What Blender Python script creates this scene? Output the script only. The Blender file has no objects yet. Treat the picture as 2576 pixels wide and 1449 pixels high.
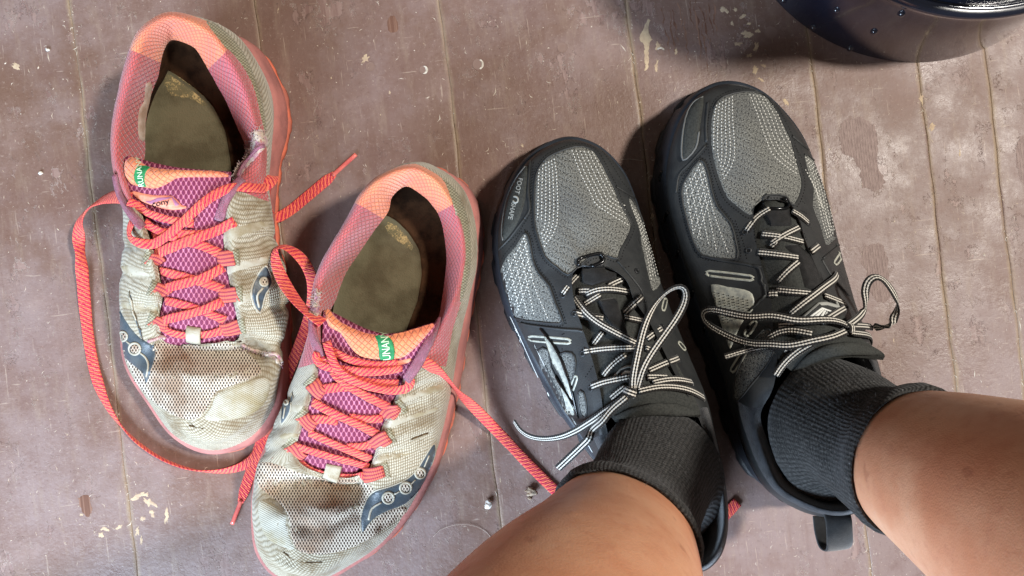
import bpy, bmesh, math, random
import numpy as np
from mathutils import Vector, Matrix, noise as mnoise
from mathutils.bvhtree import BVHTree
from mathutils.geometry import delaunay_2d_cdt

random.seed(7)
scn = bpy.context.scene
col = scn.collection

# ------------------------------------------------------------------ camera, world, lamps, exposure
H = 0.53                    # lens height above the floor (m)
FW = 0.706                  # width of floor the lens takes in (m)
cd = bpy.data.cameras.new('camera')
cam = bpy.data.objects.new('camera', cd); col.objects.link(cam)
cam.location = (0, 0, H); cam.rotation_euler = (0, 0, 0)
cd.sensor_width = 36; cd.sensor_fit = 'HORIZONTAL'; cd.lens = 36 * H / FW
cd.clip_start = 0.01; cd.clip_end = 50
scn.camera = cam

wd = bpy.data.worlds.new('World'); scn.world = wd; wd.use_nodes = True
wd.node_tree.nodes['Background'].inputs[0].default_value = (1.0, 0.93, 0.86, 1)
wd.node_tree.nodes['Background'].inputs[1].default_value = 0.11

def area(name, loc, target, size, power, color, sy=None):
    l = bpy.data.lights.new(name, 'AREA'); l.energy = power; l.color = color
    l.shape = 'RECTANGLE' if sy else 'DISK'; l.size = size
    if sy: l.size_y = sy
    o = bpy.data.objects.new(name, l); col.objects.link(o); o.location = loc
    d = Vector(target) - Vector(loc); o.rotation_euler = d.to_track_quat('-Z', 'Y').to_euler()
    return o
area('ceiling_lamp', (1.45, 0.42, 2.2), (0, 0.0, 0), 0.22, 74, (1.0, 0.95, 0.87))
area('doorway_light', (-0.70, -1.15, 0.70), (0.05, -0.1, 0), 0.9, 62, (0.62, 0.79, 1.0), 0.8)

scn.view_settings.view_transform = 'Standard'; scn.view_settings.look = 'None'
scn.view_settings.exposure = 0.12; scn.view_settings.gamma = 1
scn.render.engine = 'CYCLES'
scn.cycles.use_denoising = True
scn.cycles.max_bounces = 6

# ------------------------------------------------------------------ plan coordinates -> metres
K = FW / 2576
def W(x, y, zmm):
    z = zmm * 0.001; s = (H - z) / H * K
    return Vector(((x - 1288) * s, (724.5 - y) * s, z))
def P(v):                                   # metres -> plan coordinates
    s = (H - v[2]) / H * K
    return (1288 + v[0] / s, 724.5 - v[1] / s)
CR = {1: (159.7, 0, 2.52), 2: (159.7, 511.1, 2.0617), 3: (575, 370.6, 2.4655), 4: (575, 862.5, 2.4702),
      5: (1182, 306.7, 2.4652), 6: (1597.2, 178.9, 2.0247), 7: (1245.8, 766.7, 2.1241), 8: (1725, 766.7, 2.1233),
      11: (306.7, 357.8, 6.670), 12: (1277.8, 702.8, 4.1228), 13: (1757, 607, 4.1228), 0: (0, 0, 1)}
def cv(k, pts):
    a, b, s = CR[k]
    return [(a + p[0] / s, b + p[1] / s) + tuple(p[2:]) for p in pts]

# ------------------------------------------------------------------ materials
def lin(r, g, b):
    f = lambda c: (c / 12.92 if c <= 0.04045 else ((c + 0.055) / 1.055) ** 2.4)
    return (f(r / 255), f(g / 255), f(b / 255), 1)
class G:
    def __init__(s, name, rough=0.7, spec=0.3, base=None):
        s.m = bpy.data.materials.new(name); s.m.use_nodes = True
        s.t = s.m.node_tree; s.b = s.t.nodes['Principled BSDF']
        s.b.inputs['Roughness'].default_value = rough
        s.b.inputs['Specular IOR Level'].default_value = spec
        if base: s.b.inputs['Base Color'].default_value = base
    def n(s, typ, **kw):
        nd = s.t.nodes.new(typ)
        for k, v in kw.items(): setattr(nd, k, v)
        return nd
    def put(s, sock, v):
        if isinstance(v, bpy.types.NodeSocket): s.t.links.new(v, sock)
        else: sock.default_value = v
    def uv(s): return s.n('ShaderNodeUVMap').outputs[0]
    def pos(s): return s.n('ShaderNodeNewGeometry').outputs['Position']
    def obj(s): return s.n('ShaderNodeTexCoord').outputs['Object']
    def rnd(s): return s.n('ShaderNodeObjectInfo').outputs['Random']
    def map(s, v, scale=(1, 1, 1), rot=(0, 0, 0), loc=(0, 0, 0)):
        nd = s.n('ShaderNodeMapping'); s.put(nd.inputs[0], v)
        nd.inputs['Scale'].default_value = scale; nd.inputs['Rotation'].default_value = rot
        s.put(nd.inputs['Location'], loc); return nd.outputs[0]
    def noise(s, v, scale, detail=3, rough=0.55, dist=0):
        nd = s.n('ShaderNodeTexNoise'); s.put(nd.inputs['Vector'], v); nd.inputs['Scale'].default_value = scale
        nd.inputs['Detail'].default_value = detail; nd.inputs['Roughness'].default_value = rough
        nd.inputs['Distortion'].default_value = dist; return nd.outputs[0]
    def vor(s, v, scale, rand=0.0, feature='F1', dim='2D'):
        nd = s.n('ShaderNodeTexVoronoi', feature=feature, voronoi_dimensions=dim)
        s.put(nd.inputs['Vector'], v); nd.inputs['Scale'].default_value = scale
        nd.inputs['Randomness'].default_value = rand; return nd.outputs['Distance']
    def math(s, op, a, b=0.0, c=0.0):
        nd = s.n('ShaderNodeMath', operation=op); s.put(nd.inputs[0], a); s.put(nd.inputs[1], b); s.put(nd.inputs[2], c)
        return nd.outputs[0]
    def step(s, v, lo, hi):
        nd = s.n('ShaderNodeMapRange', interpolation_type='SMOOTHSTEP'); s.put(nd.inputs[0], v)
        nd.inputs[1].default_value = lo; nd.inputs[2].default_value = hi; return nd.outputs[0]
    def sep(s, v):
        nd = s.n('ShaderNodeSeparateXYZ'); s.put(nd.inputs[0], v); return nd.outputs
    def mix(s, f, a, b):
        nd = s.n('ShaderNodeMix', data_type='RGBA'); s.put(nd.inputs[0], f); s.put(nd.inputs[6], a); s.put(nd.inputs[7], b)
        return nd.outputs[2]
    def color(s, v): s.put(s.b.inputs['Base Color'], v); return s
    def rough(s, v): s.put(s.b.inputs['Roughness'], v); return s
    def bump(s, h, strength=0.5, dist=0.001):
        nd = s.n('ShaderNodeBump'); nd.inputs['Strength'].default_value = strength; nd.inputs['Distance'].default_value = dist
        s.put(nd.inputs['Height'], h)
        if s.b.inputs['Normal'].is_linked: s.t.links.new(s.b.inputs['Normal'].links[0].from_socket, nd.inputs['Normal'])
        s.t.links.new(nd.outputs[0], s.b.inputs['Normal']); return s
    def sheen(s, w, tint=(1, 1, 1, 1)):
        s.b.inputs['Sheen Weight'].default_value = w; s.b.inputs['Sheen Tint'].default_value = tint; return s

MAT = {}
def hexa(g, v, cell):                       # staggered dot lattice: distance to the nearest of two square lattices
    a = g.vor(g.map(v, (1, 0.577, 1)), 1 / cell, 0.0)
    b = g.vor(g.map(v, (1, 0.577, 1), loc=(cell * 0.5, cell * 0.5, 0)), 1 / cell, 0.0)
    return g.math('MINIMUM', a, b)
def knit(name, c1, c2, dirt, cell=0.0021, amt=0.5, bump=0.6):
    g = G(name, 0.9, 0.15)
    u = g.uv()
    w = g.n('ShaderNodeVectorMath', operation='ADD')
    nz = g.n('ShaderNodeTexNoise'); g.put(nz.inputs['Vector'], u); nz.inputs['Scale'].default_value = 60
    sc_ = g.n('ShaderNodeVectorMath', operation='SCALE'); g.put(sc_.inputs[0], nz.outputs['Color']); sc_.inputs['Scale'].default_value = 0.0016
    g.put(w.inputs[0], u); g.put(w.inputs[1], sc_.outputs[0])
    v = g.vor(g.map(w.outputs[0], (1, 1.25, 1), (0, 0, 0.75)), 1 / cell, 0.12)
    base = g.mix(g.step(v, 0.16, 0.58), c1, c2)
    d = g.step(g.noise(g.pos(), 42, 5, 0.62), 0.46, 0.68)
    base = g.mix(g.math('MULTIPLY', d, amt), base, dirt)
    f = g.noise(g.pos(), 900, 2)
    base = g.mix(g.math('MULTIPLY', f, 0.25), base, dirt)
    g.color(base).bump(v, bump, -0.0012).bump(f, 0.25, 0.0006).sheen(0.25)
    MAT[name] = g.m
knit('knit_grey', lin(206, 197, 176), lin(136, 124, 101), lin(114, 92, 60), amt=0.7)
knit('knit_sage', lin(178, 172, 146), lin(110, 104, 82), lin(112, 92, 62), 0.0016)
def netting(name, c1, chole, dirt, cell, r0, r1, amt=0.45, streak=False):
    g = G(name, 0.75, 0.25)
    h = hexa(g, g.uv(), cell)
    n1 = g.noise(g.pos(), 30, 4, 0.6)
    base = g.mix(g.math('MULTIPLY', g.step(n1, 0.42, 0.66), amt), c1, dirt)
    base = g.mix(g.step(h, r0, r1), chole, base)
    g.color(base).bump(g.step(h, r0 * 0.8, r1 * 1.2), 0.7, 0.0007)
    MAT[name] = g.m
netting('toe_net', lin(208, 195, 177), lin(60, 45, 36), lin(150, 114, 84), 0.0019, 0.17, 0.28, 0.8)
netting('tongue_net', lin(200, 122, 146), lin(116, 40, 70), lin(160, 84, 94), 0.0031, 0.26, 0.36, 0.5)
def quilt(name, c1, c2, worn, cell=0.0025, depth=0.5):
    g = G(name, 0.8, 0.25)
    u = g.uv()
    x = g.sep(g.map(u, (1 / cell, 1 / cell, 1), (0, 0, 0.7)))
    fx = g.math('ABSOLUTE', g.math('SUBTRACT', g.math('FRACT', x[0]), 0.5)); fy = g.math('ABSOLUTE', g.math('SUBTRACT', g.math('FRACT', x[1]), 0.5))
    l = g.math('MAXIMUM', fx, fy)
    n1 = g.noise(g.pos(), 38, 4, 0.6)
    c = g.mix(g.step(n1, 0.38, 0.66), c1, c2)
    n2 = g.noise(g.pos(), 1100, 2)
    c = g.mix(g.math('MULTIPLY', n2, 0.3), c, worn)
    c = g.mix(g.math('MULTIPLY', g.step(l, 0.40, 0.49), 0.55), c, worn)
    g.color(c).bump(g.math('SUBTRACT', 1.0, g.step(l, 0.30, 0.5)), depth, 0.0005).bump(n2, 0.3, 0.0004).sheen(0.35)
    MAT[name] = g.m
quilt('quilt_orange', lin(250, 154, 104), lin(240, 134, 102), lin(170, 78, 58), 0.0027, 0.9)
quilt('quilt_pink', lin(204, 96, 92), lin(196, 98, 104), lin(122, 38, 44), 0.0027, 0.9)
quilt('quilt_lilac', lin(206, 124, 152), lin(196, 98, 120), lin(140, 60, 84), 0.0016, 0.9)
def plain(name, c, rough=0.6, spec=0.35, vary=None, scale=60, bump=0.0, bscale=500, lo=0.4, hi=0.65, sheen=0):
    g = G(name, rough, spec)
    if vary:
        g.color(g.mix(g.step(g.noise(g.pos(), scale, 5, 0.62), lo, hi), c, vary))
    else: g.color(c)
    if bump: g.bump(g.noise(g.pos(), bscale, 4, 0.6), bump, 0.0008)
    if sheen: g.sheen(sheen)
    MAT[name] = g.m
    return g
plain('foam_coral', lin(184, 120, 112), 0.8, 0.2, lin(160, 106, 100), 45, 0.5, 350)
plain('rubber_orange', lin(214, 112, 84), 0.7, 0.25, lin(170, 98, 82), 60, 0.3)
plain('insole', lin(104, 97, 74), 0.75, 0.2, lin(80, 72, 52), 30, 0.5, 900, 0.40, 0.66)
def worn_bed():
    g = G('insole_worn', 0.85, 0.15)
    n1 = g.noise(g.pos(), 900, 3, 0.7); n2 = g.noise(g.pos(), 90, 4, 0.6)
    g.color(g.mix(g.step(g.math('ADD', g.math('MULTIPLY', n1, 0.6), g.math('MULTIPLY', n2, 0.6)), 0.585, 0.70), lin(104, 96, 70), lin(176, 152, 104))).bump(n1, 0.6, 0.0006)
    MAT['insole_worn'] = g.m
worn_bed()
plain('lining_dark', lin(66, 44, 28), 0.95, 0.1, lin(38, 24, 14), 60, 0.4, 700)
plain('lining_white', lin(206, 190, 176), 0.9, 0.1, lin(176, 150, 130), 60, 0.2)
plain('film_pale', lin(176, 167, 148), 0.5, 0.35, lin(150, 136, 108), 50, 0.35, 900)
plain('dirt_line', lin(104, 84, 58), 0.95, 0.1, lin(70, 54, 38), 500)
def ridged():
    g = G('film_ridged', 0.55, 0.3)
    x = g.sep(g.map(g.uv(), rot=(0, 0, 0.5)))
    w = g.math('SINE', g.math('MULTIPLY', x[1], 5600.0))
    c = g.mix(g.step(g.noise(g.pos(), 45, 4, 0.6), 0.4, 0.65), lin(178, 172, 155), lin(156, 142, 110))
    g.color(g.mix(g.math('MULTIPLY', g.step(w, 0.0, -1.0), 0.14), c, lin(120, 112, 96))).bump(w, 0.3, 0.0004).bump(g.noise(g.pos(), 900, 3), 0.3, 0.0005)
    MAT['film_ridged'] = g.m
ridged()
plain('aglet_film', lin(222, 116, 104), 0.25, 0.5, lin(196, 84, 84), 120)
plain('film_navy', lin(66, 76, 84), 0.4, 0.45, lin(86, 92, 94), 90, 0.25, 900)
plain('film_line', lin(176, 168, 150), 0.5, 0.4)
plain('thread_white', lin(214, 212, 204), 0.8, 0.2)
plain('frayed_fibre', lin(196, 178, 158), 0.95, 0.1, lin(170, 110, 130), 200, 0.6, 1400, sheen=0.4)
plain('tag_green', lin(48, 140, 84), 0.6, 0.3, lin(36, 116, 70), 300, 0.2, 1500)
plain('tag_ink', lin(206, 226, 190), 0.7, 0.2)
plain('label_peach', lin(244, 160, 128), 0.6, 0.3, lin(226, 130, 108), 120)
plain('label_mauve', lin(164, 106, 134), 0.7, 0.3)
plain('label_ink', lin(34, 28, 34), 0.7, 0.2)
plain('black_synthetic', lin(50, 51, 51), 0.55, 0.4, lin(40, 41, 42), 70, 0.25, 1400)
plain('black_rubber', lin(34, 35, 37), 0.5, 0.4, lin(46, 47, 49), 60, 0.3, 500)
plain('black_foam', lin(48, 54, 62), 0.5, 0.4, lin(40, 45, 52), 60, 0.25, 700)
plain('black_lining', lin(52, 53, 56), 0.95, 0.1, lin(34, 34, 36), 200, 0.6, 1500, sheen=0.5)
plain('black_tongue', lin(64, 65, 62), 0.85, 0.2, lin(50, 51, 49), 900, 0.5, 1500)
plain('black_webbing', lin(26, 25, 25), 0.85, 0.2, lin(36, 35, 35), 300, 0.3, 1500, sheen=0.3)
plain('black_gloss', lin(14, 14, 15), 0.2, 0.5)
plain('reflective_grey', lin(186, 186, 172), 0.4, 0.5, lin(160, 160, 148), 400)
plain('reflective_silver', lin(190, 190, 176), 0.35, 0.5, lin(150, 152, 146), 300)
plain('thread_black', lin(20, 20, 20), 0.8, 0.2)
plain('pod_grey', lin(104, 104, 102), 0.6, 0.3)
plain('print_grey', lin(158, 158, 152), 0.6, 0.3)
plain('print_white', lin(226, 226, 220), 0.6, 0.3)

def mesh_dark():
    g = G('mesh_charcoal', 0.85, 0.25)
    u = g.uv()
    x = g.vor(g.map(u, (1, 0.55, 1), (0, 0, 0.25)), 1 / 0.0022, 0.25)
    n1 = g.noise(u, 1400, 2, 0.7)
    c = g.mix(g.step(n1, 0.38, 0.62), lin(66, 66, 64), lin(142, 142, 136))
    c = g.mix(g.step(x, 0.08, 0.15), lin(34, 34, 34), c)
    n2 = g.noise(g.pos(), 25, 3)
    c = g.mix(g.math('MULTIPLY', g.step(n2, 0.4, 0.7), 0.35), c, lin(70, 72, 76))
    g.color(c).bump(n1, 0.4, 0.0005).bump(g.step(x, 0.1, 0.25), 0.5, 0.0005)
    MAT['mesh_charcoal'] = g.m
mesh_dark()

def lace_mat(name, kind):
    g = G(name, 0.8, 0.2)
    s = g.sep(g.uv())                       # x: 0..1 across the face, y: metres along
    if kind == 'coral':
        d = g.math('FRACT', g.math('ADD', g.math('ADD', g.math('MULTIPLY', s[1], 330.0), g.math('MULTIPLY', s[0], 1.9)), g.math('MULTIPLY', g.noise(g.pos(), 420, 3, 0.7), 1.1)))
        f = g.math('MULTIPLY', g.step(g.math('ABSOLUTE', g.math('SUBTRACT', d, 0.5)), 0.16, 0.40), g.step(g.noise(g.pos(), 700, 2), 0.15, 0.42))
        n1 = g.step(g.noise(g.pos(), 60, 3), 0.35, 0.7)
        c = g.mix(f, g.mix(n1, lin(244, 122, 92), lin(238, 104, 82)), lin(188, 40, 76))
        b = g.math('SINE', g.math('ADD', g.math('MULTIPLY', s[1], 4500.0), g.math('MULTIPLY', s[0], 14.0)))
        c = g.mix(g.math('MULTIPLY', g.step(g.noise(g.pos(), 48, 5, 0.7), 0.5, 0.72), 0.3), c, lin(170, 96, 80))
        c = g.mix(g.math('MULTIPLY', g.step(g.noise(g.pos(), 1300, 2), 0.6, 0.72), 0.35), c, lin(252, 196, 168))
        g.color(c).bump(b, 0.5, 0.0004).bump(g.noise(g.pos(), 1500, 2), 0.5, 0.0005).sheen(0.3, lin(255, 170, 150))
    else:
        a = g.math('ABSOLUTE', g.math('SUBTRACT', s[0], 0.5))
        e = g.math('SUBTRACT', a, 0.17)
        wv = g.math('MULTIPLY', g.math('SINE', g.math('MULTIPLY', s[1], 3600.0)), 0.02)
        f = g.step(g.math('ABSOLUTE', e), 0.075, 0.105)
        f = g.step(g.math('ADD', g.math('ABSOLUTE', e), wv), 0.06, 0.09)
        c = g.mix(f, lin(212, 206, 194), lin(26, 23, 21))
        b = g.math('SINE', g.math('MULTIPLY', s[1], 3600.0))
        g.color(c).bump(b, 0.35, 0.0004).sheen(0.25)
    MAT[name] = g.m
lace_mat('lace_coral', 'coral'); lace_mat('lace_black', 'black')
def loop_mat():
    g = G('loop_webbing', 0.8, 0.2)
    s = g.sep(g.uv())
    d = g.math('ABSOLUTE', g.math('SUBTRACT', g.math('FRACT', g.math('MULTIPLY', s[0], 4.0)), 0.5))
    c = g.mix(g.step(d, 0.2, 0.34), lin(216, 110, 88), lin(158, 58, 76))
    g.color(g.mix(g.math('MULTIPLY', g.noise(g.pos(), 900, 2), 0.4), c, lin(150, 80, 72))).bump(g.math('SINE', g.math('MULTIPLY', s[1], 5000.0)), 0.4, 0.0004)
    MAT['loop_webbing'] = g.m
loop_mat()
def sock_mat():
    g = G('sock_knit', 0.95, 0.1)
    s = g.sep(g.uv())
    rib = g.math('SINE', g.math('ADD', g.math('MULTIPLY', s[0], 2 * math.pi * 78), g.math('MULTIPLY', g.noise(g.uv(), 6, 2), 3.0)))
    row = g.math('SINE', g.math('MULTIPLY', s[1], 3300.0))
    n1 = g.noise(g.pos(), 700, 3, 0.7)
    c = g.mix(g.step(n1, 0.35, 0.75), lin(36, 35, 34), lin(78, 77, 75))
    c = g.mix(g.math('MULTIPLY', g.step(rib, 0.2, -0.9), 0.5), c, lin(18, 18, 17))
    lint = g.step(g.noise(g.pos(), 520, 2, 0.5), 0.72, 0.76)
    c = g.mix(g.math('MULTIPLY', lint, 0.5), c, lin(150, 150, 152))
    g.color(c).bump(rib, 0.28, 0.0008).bump(row, 0.2, 0.0004).bump(n1, 0.8, 0.0008).sheen(0.25, lin(170, 170, 172))
    MAT['sock_knit'] = g.m
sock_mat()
def skin_mat():
    g = G('skin', 0.45, 0.4)
    n1 = g.noise(g.pos(), 22, 4, 0.6); n2 = g.noise(g.pos(), 160, 4, 0.6); n3 = g.noise(g.pos(), 420, 3, 0.6)
    c = g.mix(g.step(n1, 0.35, 0.7), lin(216, 164, 130), lin(200, 138, 104))
    c = g.mix(g.math('MULTIPLY', g.step(n2, 0.5, 0.75), 0.3), c, lin(178, 116, 92))
    fr = g.step(g.noise(g.pos(), 75, 2, 0.5), 0.70, 0.76)
    c = g.mix(g.math('MULTIPLY', fr, 0.35), c, lin(150, 88, 66))
    dst = g.math('MULTIPLY', g.step(g.noise(g.pos(), 34, 6, 0.7), 0.62, 0.74), 0.35)
    c = g.mix(dst, c, lin(200, 170, 148))
    g.color(c).bump(n3, 0.2, 0.0005).bump(g.vor(g.pos(), 1100, 1.0, 'F1', '3D'), 0.2, 0.0003).rough(g.math('ADD', 0.34, g.math('MULTIPLY', n2, 0.25)))
    g.b.inputs['Subsurface Weight'].default_value = 0.12
    g.b.inputs['Subsurface Radius'].default_value = (0.006, 0.0025, 0.0012)
    MAT['skin'] = g.m
skin_mat()
plain('sock_fuzz', lin(92, 92, 94), 0.9, 0.1)
plain('shorts_cloth', lin(40, 42, 50), 0.9, 0.1, lin(52, 54, 62), 90, 0.4, 900)
PA = math.atan(0.118)                       # lean of the floor boards
def floor_mat():
    g = G('floor_paint', 0.45, 0.35)
    r = g.rnd()
    cb = g.n('ShaderNodeCombineXYZ'); g.put(cb.inputs[0], g.math('MULTIPLY', r, 3.0)); g.put(cb.inputs[1], g.math('MULTIPLY', r, 7.0))
    p0 = g.map(g.pos(), rot=(0, 0, -PA)); p = g.map(p0, loc=cb.outputs[0])
    xyz = g.sep(g.pos())                                              # feet is a position bias: pale tone spreads towards the right and bottom
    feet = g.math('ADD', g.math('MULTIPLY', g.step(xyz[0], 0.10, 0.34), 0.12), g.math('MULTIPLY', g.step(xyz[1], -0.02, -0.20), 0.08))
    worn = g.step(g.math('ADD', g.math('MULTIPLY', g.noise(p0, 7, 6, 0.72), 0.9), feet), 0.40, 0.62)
    big = g.noise(p, 6, 5, 0.65)
    paint = g.mix(g.step(big, 0.3, 0.7), lin(114, 87, 73), lin(126, 101, 93))
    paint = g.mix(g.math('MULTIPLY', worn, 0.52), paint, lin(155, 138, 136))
    grain = g.noise(g.map(p, (16, 0.8, 1)), 10, 6, 0.7)
    paint = g.mix(g.math('MULTIPLY', g.step(grain, 0.5, 0.75), 0.32), paint, lin(108, 78, 66))
    dust = g.noise(g.map(p, (5, 1, 1)), 26, 6, 0.68)
    paint = g.mix(g.math('MULTIPLY', g.step(dust, 0.5, 0.72), 0.30), paint, lin(158, 138, 120))
    ed = g.sep(g.uv())[0]
    rag = g.noise(g.map(p, (3, 1, 1)), 60, 6, 0.75)
    edge = g.math('MULTIPLY', g.step(g.math('ADD', ed, g.math('MULTIPLY', rag, 0.006)), 0.0062, 0.0030), g.step(g.noise(p, 12, 3), 0.30, 0.55))
    paint = g.mix(g.math('MULTIPLY', edge, 0.75), paint, lin(158, 138, 112))
    mott = g.noise(p, 17, 7, 0.75)
    paint = g.mix(g.math('MULTIPLY', g.step(mott, 0.5, 0.68), 0.30), paint, lin(156, 132, 124))
    paint = g.mix(g.math('MULTIPLY', g.step(mott, 0.46, 0.3), 0.45), paint, lin(108, 80, 72))
    fine = g.noise(p, 420, 3, 0.7)
    paint = g.mix(g.math('MULTIPLY', g.step(fine, 0.58, 0.74), 0.35), paint, lin(186, 168, 154))
    paint = g.mix(g.math('MULTIPLY', g.step(fine, 0.42, 0.28), 0.4), paint, lin(92, 68, 60))
    # paint peeled in layers: a lower coat with a pale broken lip round each lost flake
    fl = g.noise(g.map(p, (1.9, 1, 1)), 26, 7, 0.72)
    zone = g.step(g.noise(p0, 5.5, 3), 0.42, 0.56)
    lost = g.math('MULTIPLY', g.step(fl, 0.585, 0.592), zone)
    paint = g.mix(g.math('MULTIPLY', lost, 0.55), paint, g.mix(g.step(grain, 0.44, 0.56), lin(126, 98, 92), lin(160, 134, 126)))
    brk = g.step(g.noise(p, 70, 3), 0.44, 0.56)
    rim = g.math('MULTIPLY', g.math('MULTIPLY', g.step(g.math('ABSOLUTE', g.math('SUBTRACT', fl, 0.588)), 0.008, 0.002), zone), brk)
    paint = g.mix(g.math('MULTIPLY', rim, 0.8), paint, lin(208, 190, 178))
    fl2 = g.noise(g.map(p, (1.4, 1, 1), loc=(5, 2, 0)), 62, 6, 0.75)
    zone2 = g.step(g.noise(p, 8, 3), 0.46, 0.6)
    rim2 = g.math('MULTIPLY', g.math('MULTIPLY', g.step(g.math('ABSOLUTE', g.math('SUBTRACT', fl2, 0.61)), 0.009, 0.002), zone2), brk)
    paint = g.mix(g.math('MULTIPLY', rim2, 0.7), paint, lin(206, 186, 170))
    m2 = g.math('MULTIPLY', g.step(g.noise(g.map(p, (2.2, 1, 1), loc=(3, 1, 0)), 75, 5, 0.7), 0.685, 0.70), 0.85)
    paint = g.mix(m2, paint, lin(200, 178, 148))
    sc1 = g.step(g.noise(g.map(p, (9, 0.5, 1), (0, 0, 0.5)), 60, 3, 0.6), 0.66, 0.70)
    sc2 = g.step(g.noise(g.map(p, (0.6, 8, 1), (0, 0, 0.3)), 55, 3, 0.6), 0.67, 0.71)
    paint = g.mix(g.math('MULTIPLY', g.math('MAXIMUM', sc1, sc2), 0.45), paint, lin(186, 166, 150))
    g.color(paint)
    g.rough(g.math('ADD', 0.30, g.math('MULTIPLY', g.step(mott, 0.3, 0.7), 0.3)))
    g.bump(lost, 0.9, -0.0005).bump(g.math('MULTIPLY', g.step(fl2, 0.60, 0.62), zone2), 0.7, 0.0004).bump(grain, 0.14, 0.001).bump(fine, 0.4, 0.0006).bump(mott, 0.35, 0.0016)
    MAT['floor_paint'] = g.m
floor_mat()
plain('seam_dust', lin(140, 118, 98), 0.95, 0.1, lin(78, 60, 48), 60, 0.8, 900, 0.5, 0.62)
plain('old_coat', lin(198, 176, 146), 0.7, 0.25, lin(180, 156, 132), 200, 0.3)
def bare_wood(name, c1, c2):
    g = G(name, 0.75, 0.2)
    p = g.map(g.pos(), rot=(0, 0, -PA))
    l = g.noise(g.map(p, (150, 3, 1)), 2.6, 2, 0.5)
    g.color(g.mix(g.step(l, 0.42, 0.6), c1, c2)).bump(l, 0.7, 0.001)
    MAT[name] = g.m
bare_wood('bare_wood', lin(110, 78, 64), lin(136, 104, 88))
def ridged_paint():
    g = G('ridged_paint', 0.6, 0.3)
    p = g.map(g.pos(), rot=(0, 0, -PA))
    x = g.sep(p)[0]
    w = g.math('ABSOLUTE', g.math('SUBTRACT', g.math('FRACT', g.math('ADD', g.math('MULTIPLY', x, 520.0), g.math('MULTIPLY', g.noise(g.map(p, (4, 1, 1)), 30, 2), 1.6))), 0.5))
    n1 = g.noise(g.map(p, (3, 1, 1)), 160, 4, 0.7)
    c = g.mix(g.step(n1, 0.35, 0.65), lin(132, 111, 106), lin(152, 131, 125))
    g.color(g.mix(g.math('MULTIPLY', g.step(w, 0.40, 0.48), 0.7), c, lin(196, 178, 168))).bump(g.step(w, 0.36, 0.5), 0.6, 0.0006).bump(n1, 0.5, 0.0008)
    MAT['ridged_paint'] = g.m
ridged_paint()
plain('nail_hollow', lin(132, 108, 98), 0.6, 0.3)
plain('plaster_white', lin(222, 214, 202), 0.8, 0.2, lin(170, 156, 138), 700)
plain('crumb_white', lin(236, 232, 224), 0.85, 0.2, lin(214, 206, 194), 500, 0.5, 900)
plain('crumb_tan', lin(176, 158, 138), 0.9, 0.2, lin(110, 84, 62), 350, 0.7, 900)
plain('hair', lin(196, 176, 160), 0.5, 0.4)
plain('dust_speck', lin(216, 202, 184), 0.9, 0.2)
def tub_mat():
    g = G('tub_plastic', 0.12, 0.6)
    n1 = g.noise(g.pos(), 26, 3)
    g.color(g.mix(g.step(n1, 0.4, 0.7), lin(18, 22, 36), lin(26, 31, 46)))
    g.rough(g.math('ADD', 0.08, g.math('MULTIPLY', g.noise(g.pos(), 60, 5, 0.7), 0.2)))
    MAT['tub_plastic'] = g.m
tub_mat()
MAT['tub_plastic'].node_tree.nodes['Principled BSDF'].inputs['Coat Weight'].default_value = 1.0
MAT['tub_plastic'].node_tree.nodes['Principled BSDF'].inputs['Coat Roughness'].default_value = 0.06

# ------------------------------------------------------------------ object helpers
def tag(o, label=None, cat=None, group=None, kind=None):
    if label: o['label'] = label
    if cat: o['category'] = cat
    if group: o['group'] = group
    if kind: o['kind'] = kind
    return o
def empty(name, loc):
    o = bpy.data.objects.new(name, None); col.objects.link(o); o.location = loc
    o.empty_display_size = 0.02
    return o
ROOTLOC = {}
def build(name, verts, faces, mat, parent=None, uvs=None, smooth=True, label=None, kind=None, flip=False):
    me = bpy.data.meshes.new(name)
    me.from_pydata([tuple(v) for v in verts], [], [tuple(f) for f in faces])
    if uvs is not None:
        lay = me.uv_layers.new(name='UVMap')
        idx = np.zeros(len(me.loops), dtype=np.int32); me.loops.foreach_get('vertex_index', idx)
        lay.data.foreach_set('uv', np.asarray(uvs, dtype=np.float32)[idx].ravel())
    if smooth: me.polygons.foreach_set('use_smooth', [True] * len(me.polygons))
    me.materials.append(MAT[mat]); me.update()
    if flip: me.flip_normals()
    o = bpy.data.objects.new(name, me); col.objects.link(o)
    if parent:
        o.parent = parent
        w = Vector(parent.location)
        q = parent.parent
        while q: w = w + Vector(q.location); q = q.parent
        o.location = -w if parent.type == 'EMPTY' else (0, 0, 0)
    if label: o['label'] = label
    if kind: o['kind'] = kind
    return o

def crm(p0, p1, p2, p3, t):
    t2, t3 = t * t, t * t * t
    return 0.5 * ((2 * p1) + (-p0 + p2) * t + (2 * p0 - 5 * p1 + 4 * p2 - p3) * t2 + (-p0 + 3 * p1 - 3 * p2 + p3) * t3)
def spline(pts, per, closed=False):
    pts = np.asarray(pts, dtype=float); n = len(pts); out = []
    m = n if closed else n - 1
    for i in range(m):
        if closed: a, b, c, d = pts[(i - 1) % n], pts[i], pts[(i + 1) % n], pts[(i + 2) % n]
        else:
            b, c = pts[i], pts[i + 1]
            a = pts[i - 1] if i > 0 else 2 * b - c
            d = pts[i + 2] if i + 2 < n else 2 * c - b
        for k in range(per): out.append(crm(a, b, c, d, k / per))
    if not closed: out.append(pts[-1])
    return np.array(out)
def gridfaces(nv, nu, closed):
    f = []
    for j in range(nv - 1):
        for i in range(nu if closed else nu - 1):
            i2 = (i + 1) % nu
            f.append((j * nu + i, j * nu + i2, (j + 1) * nu + i2, (j + 1) * nu + i))
    return f
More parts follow.
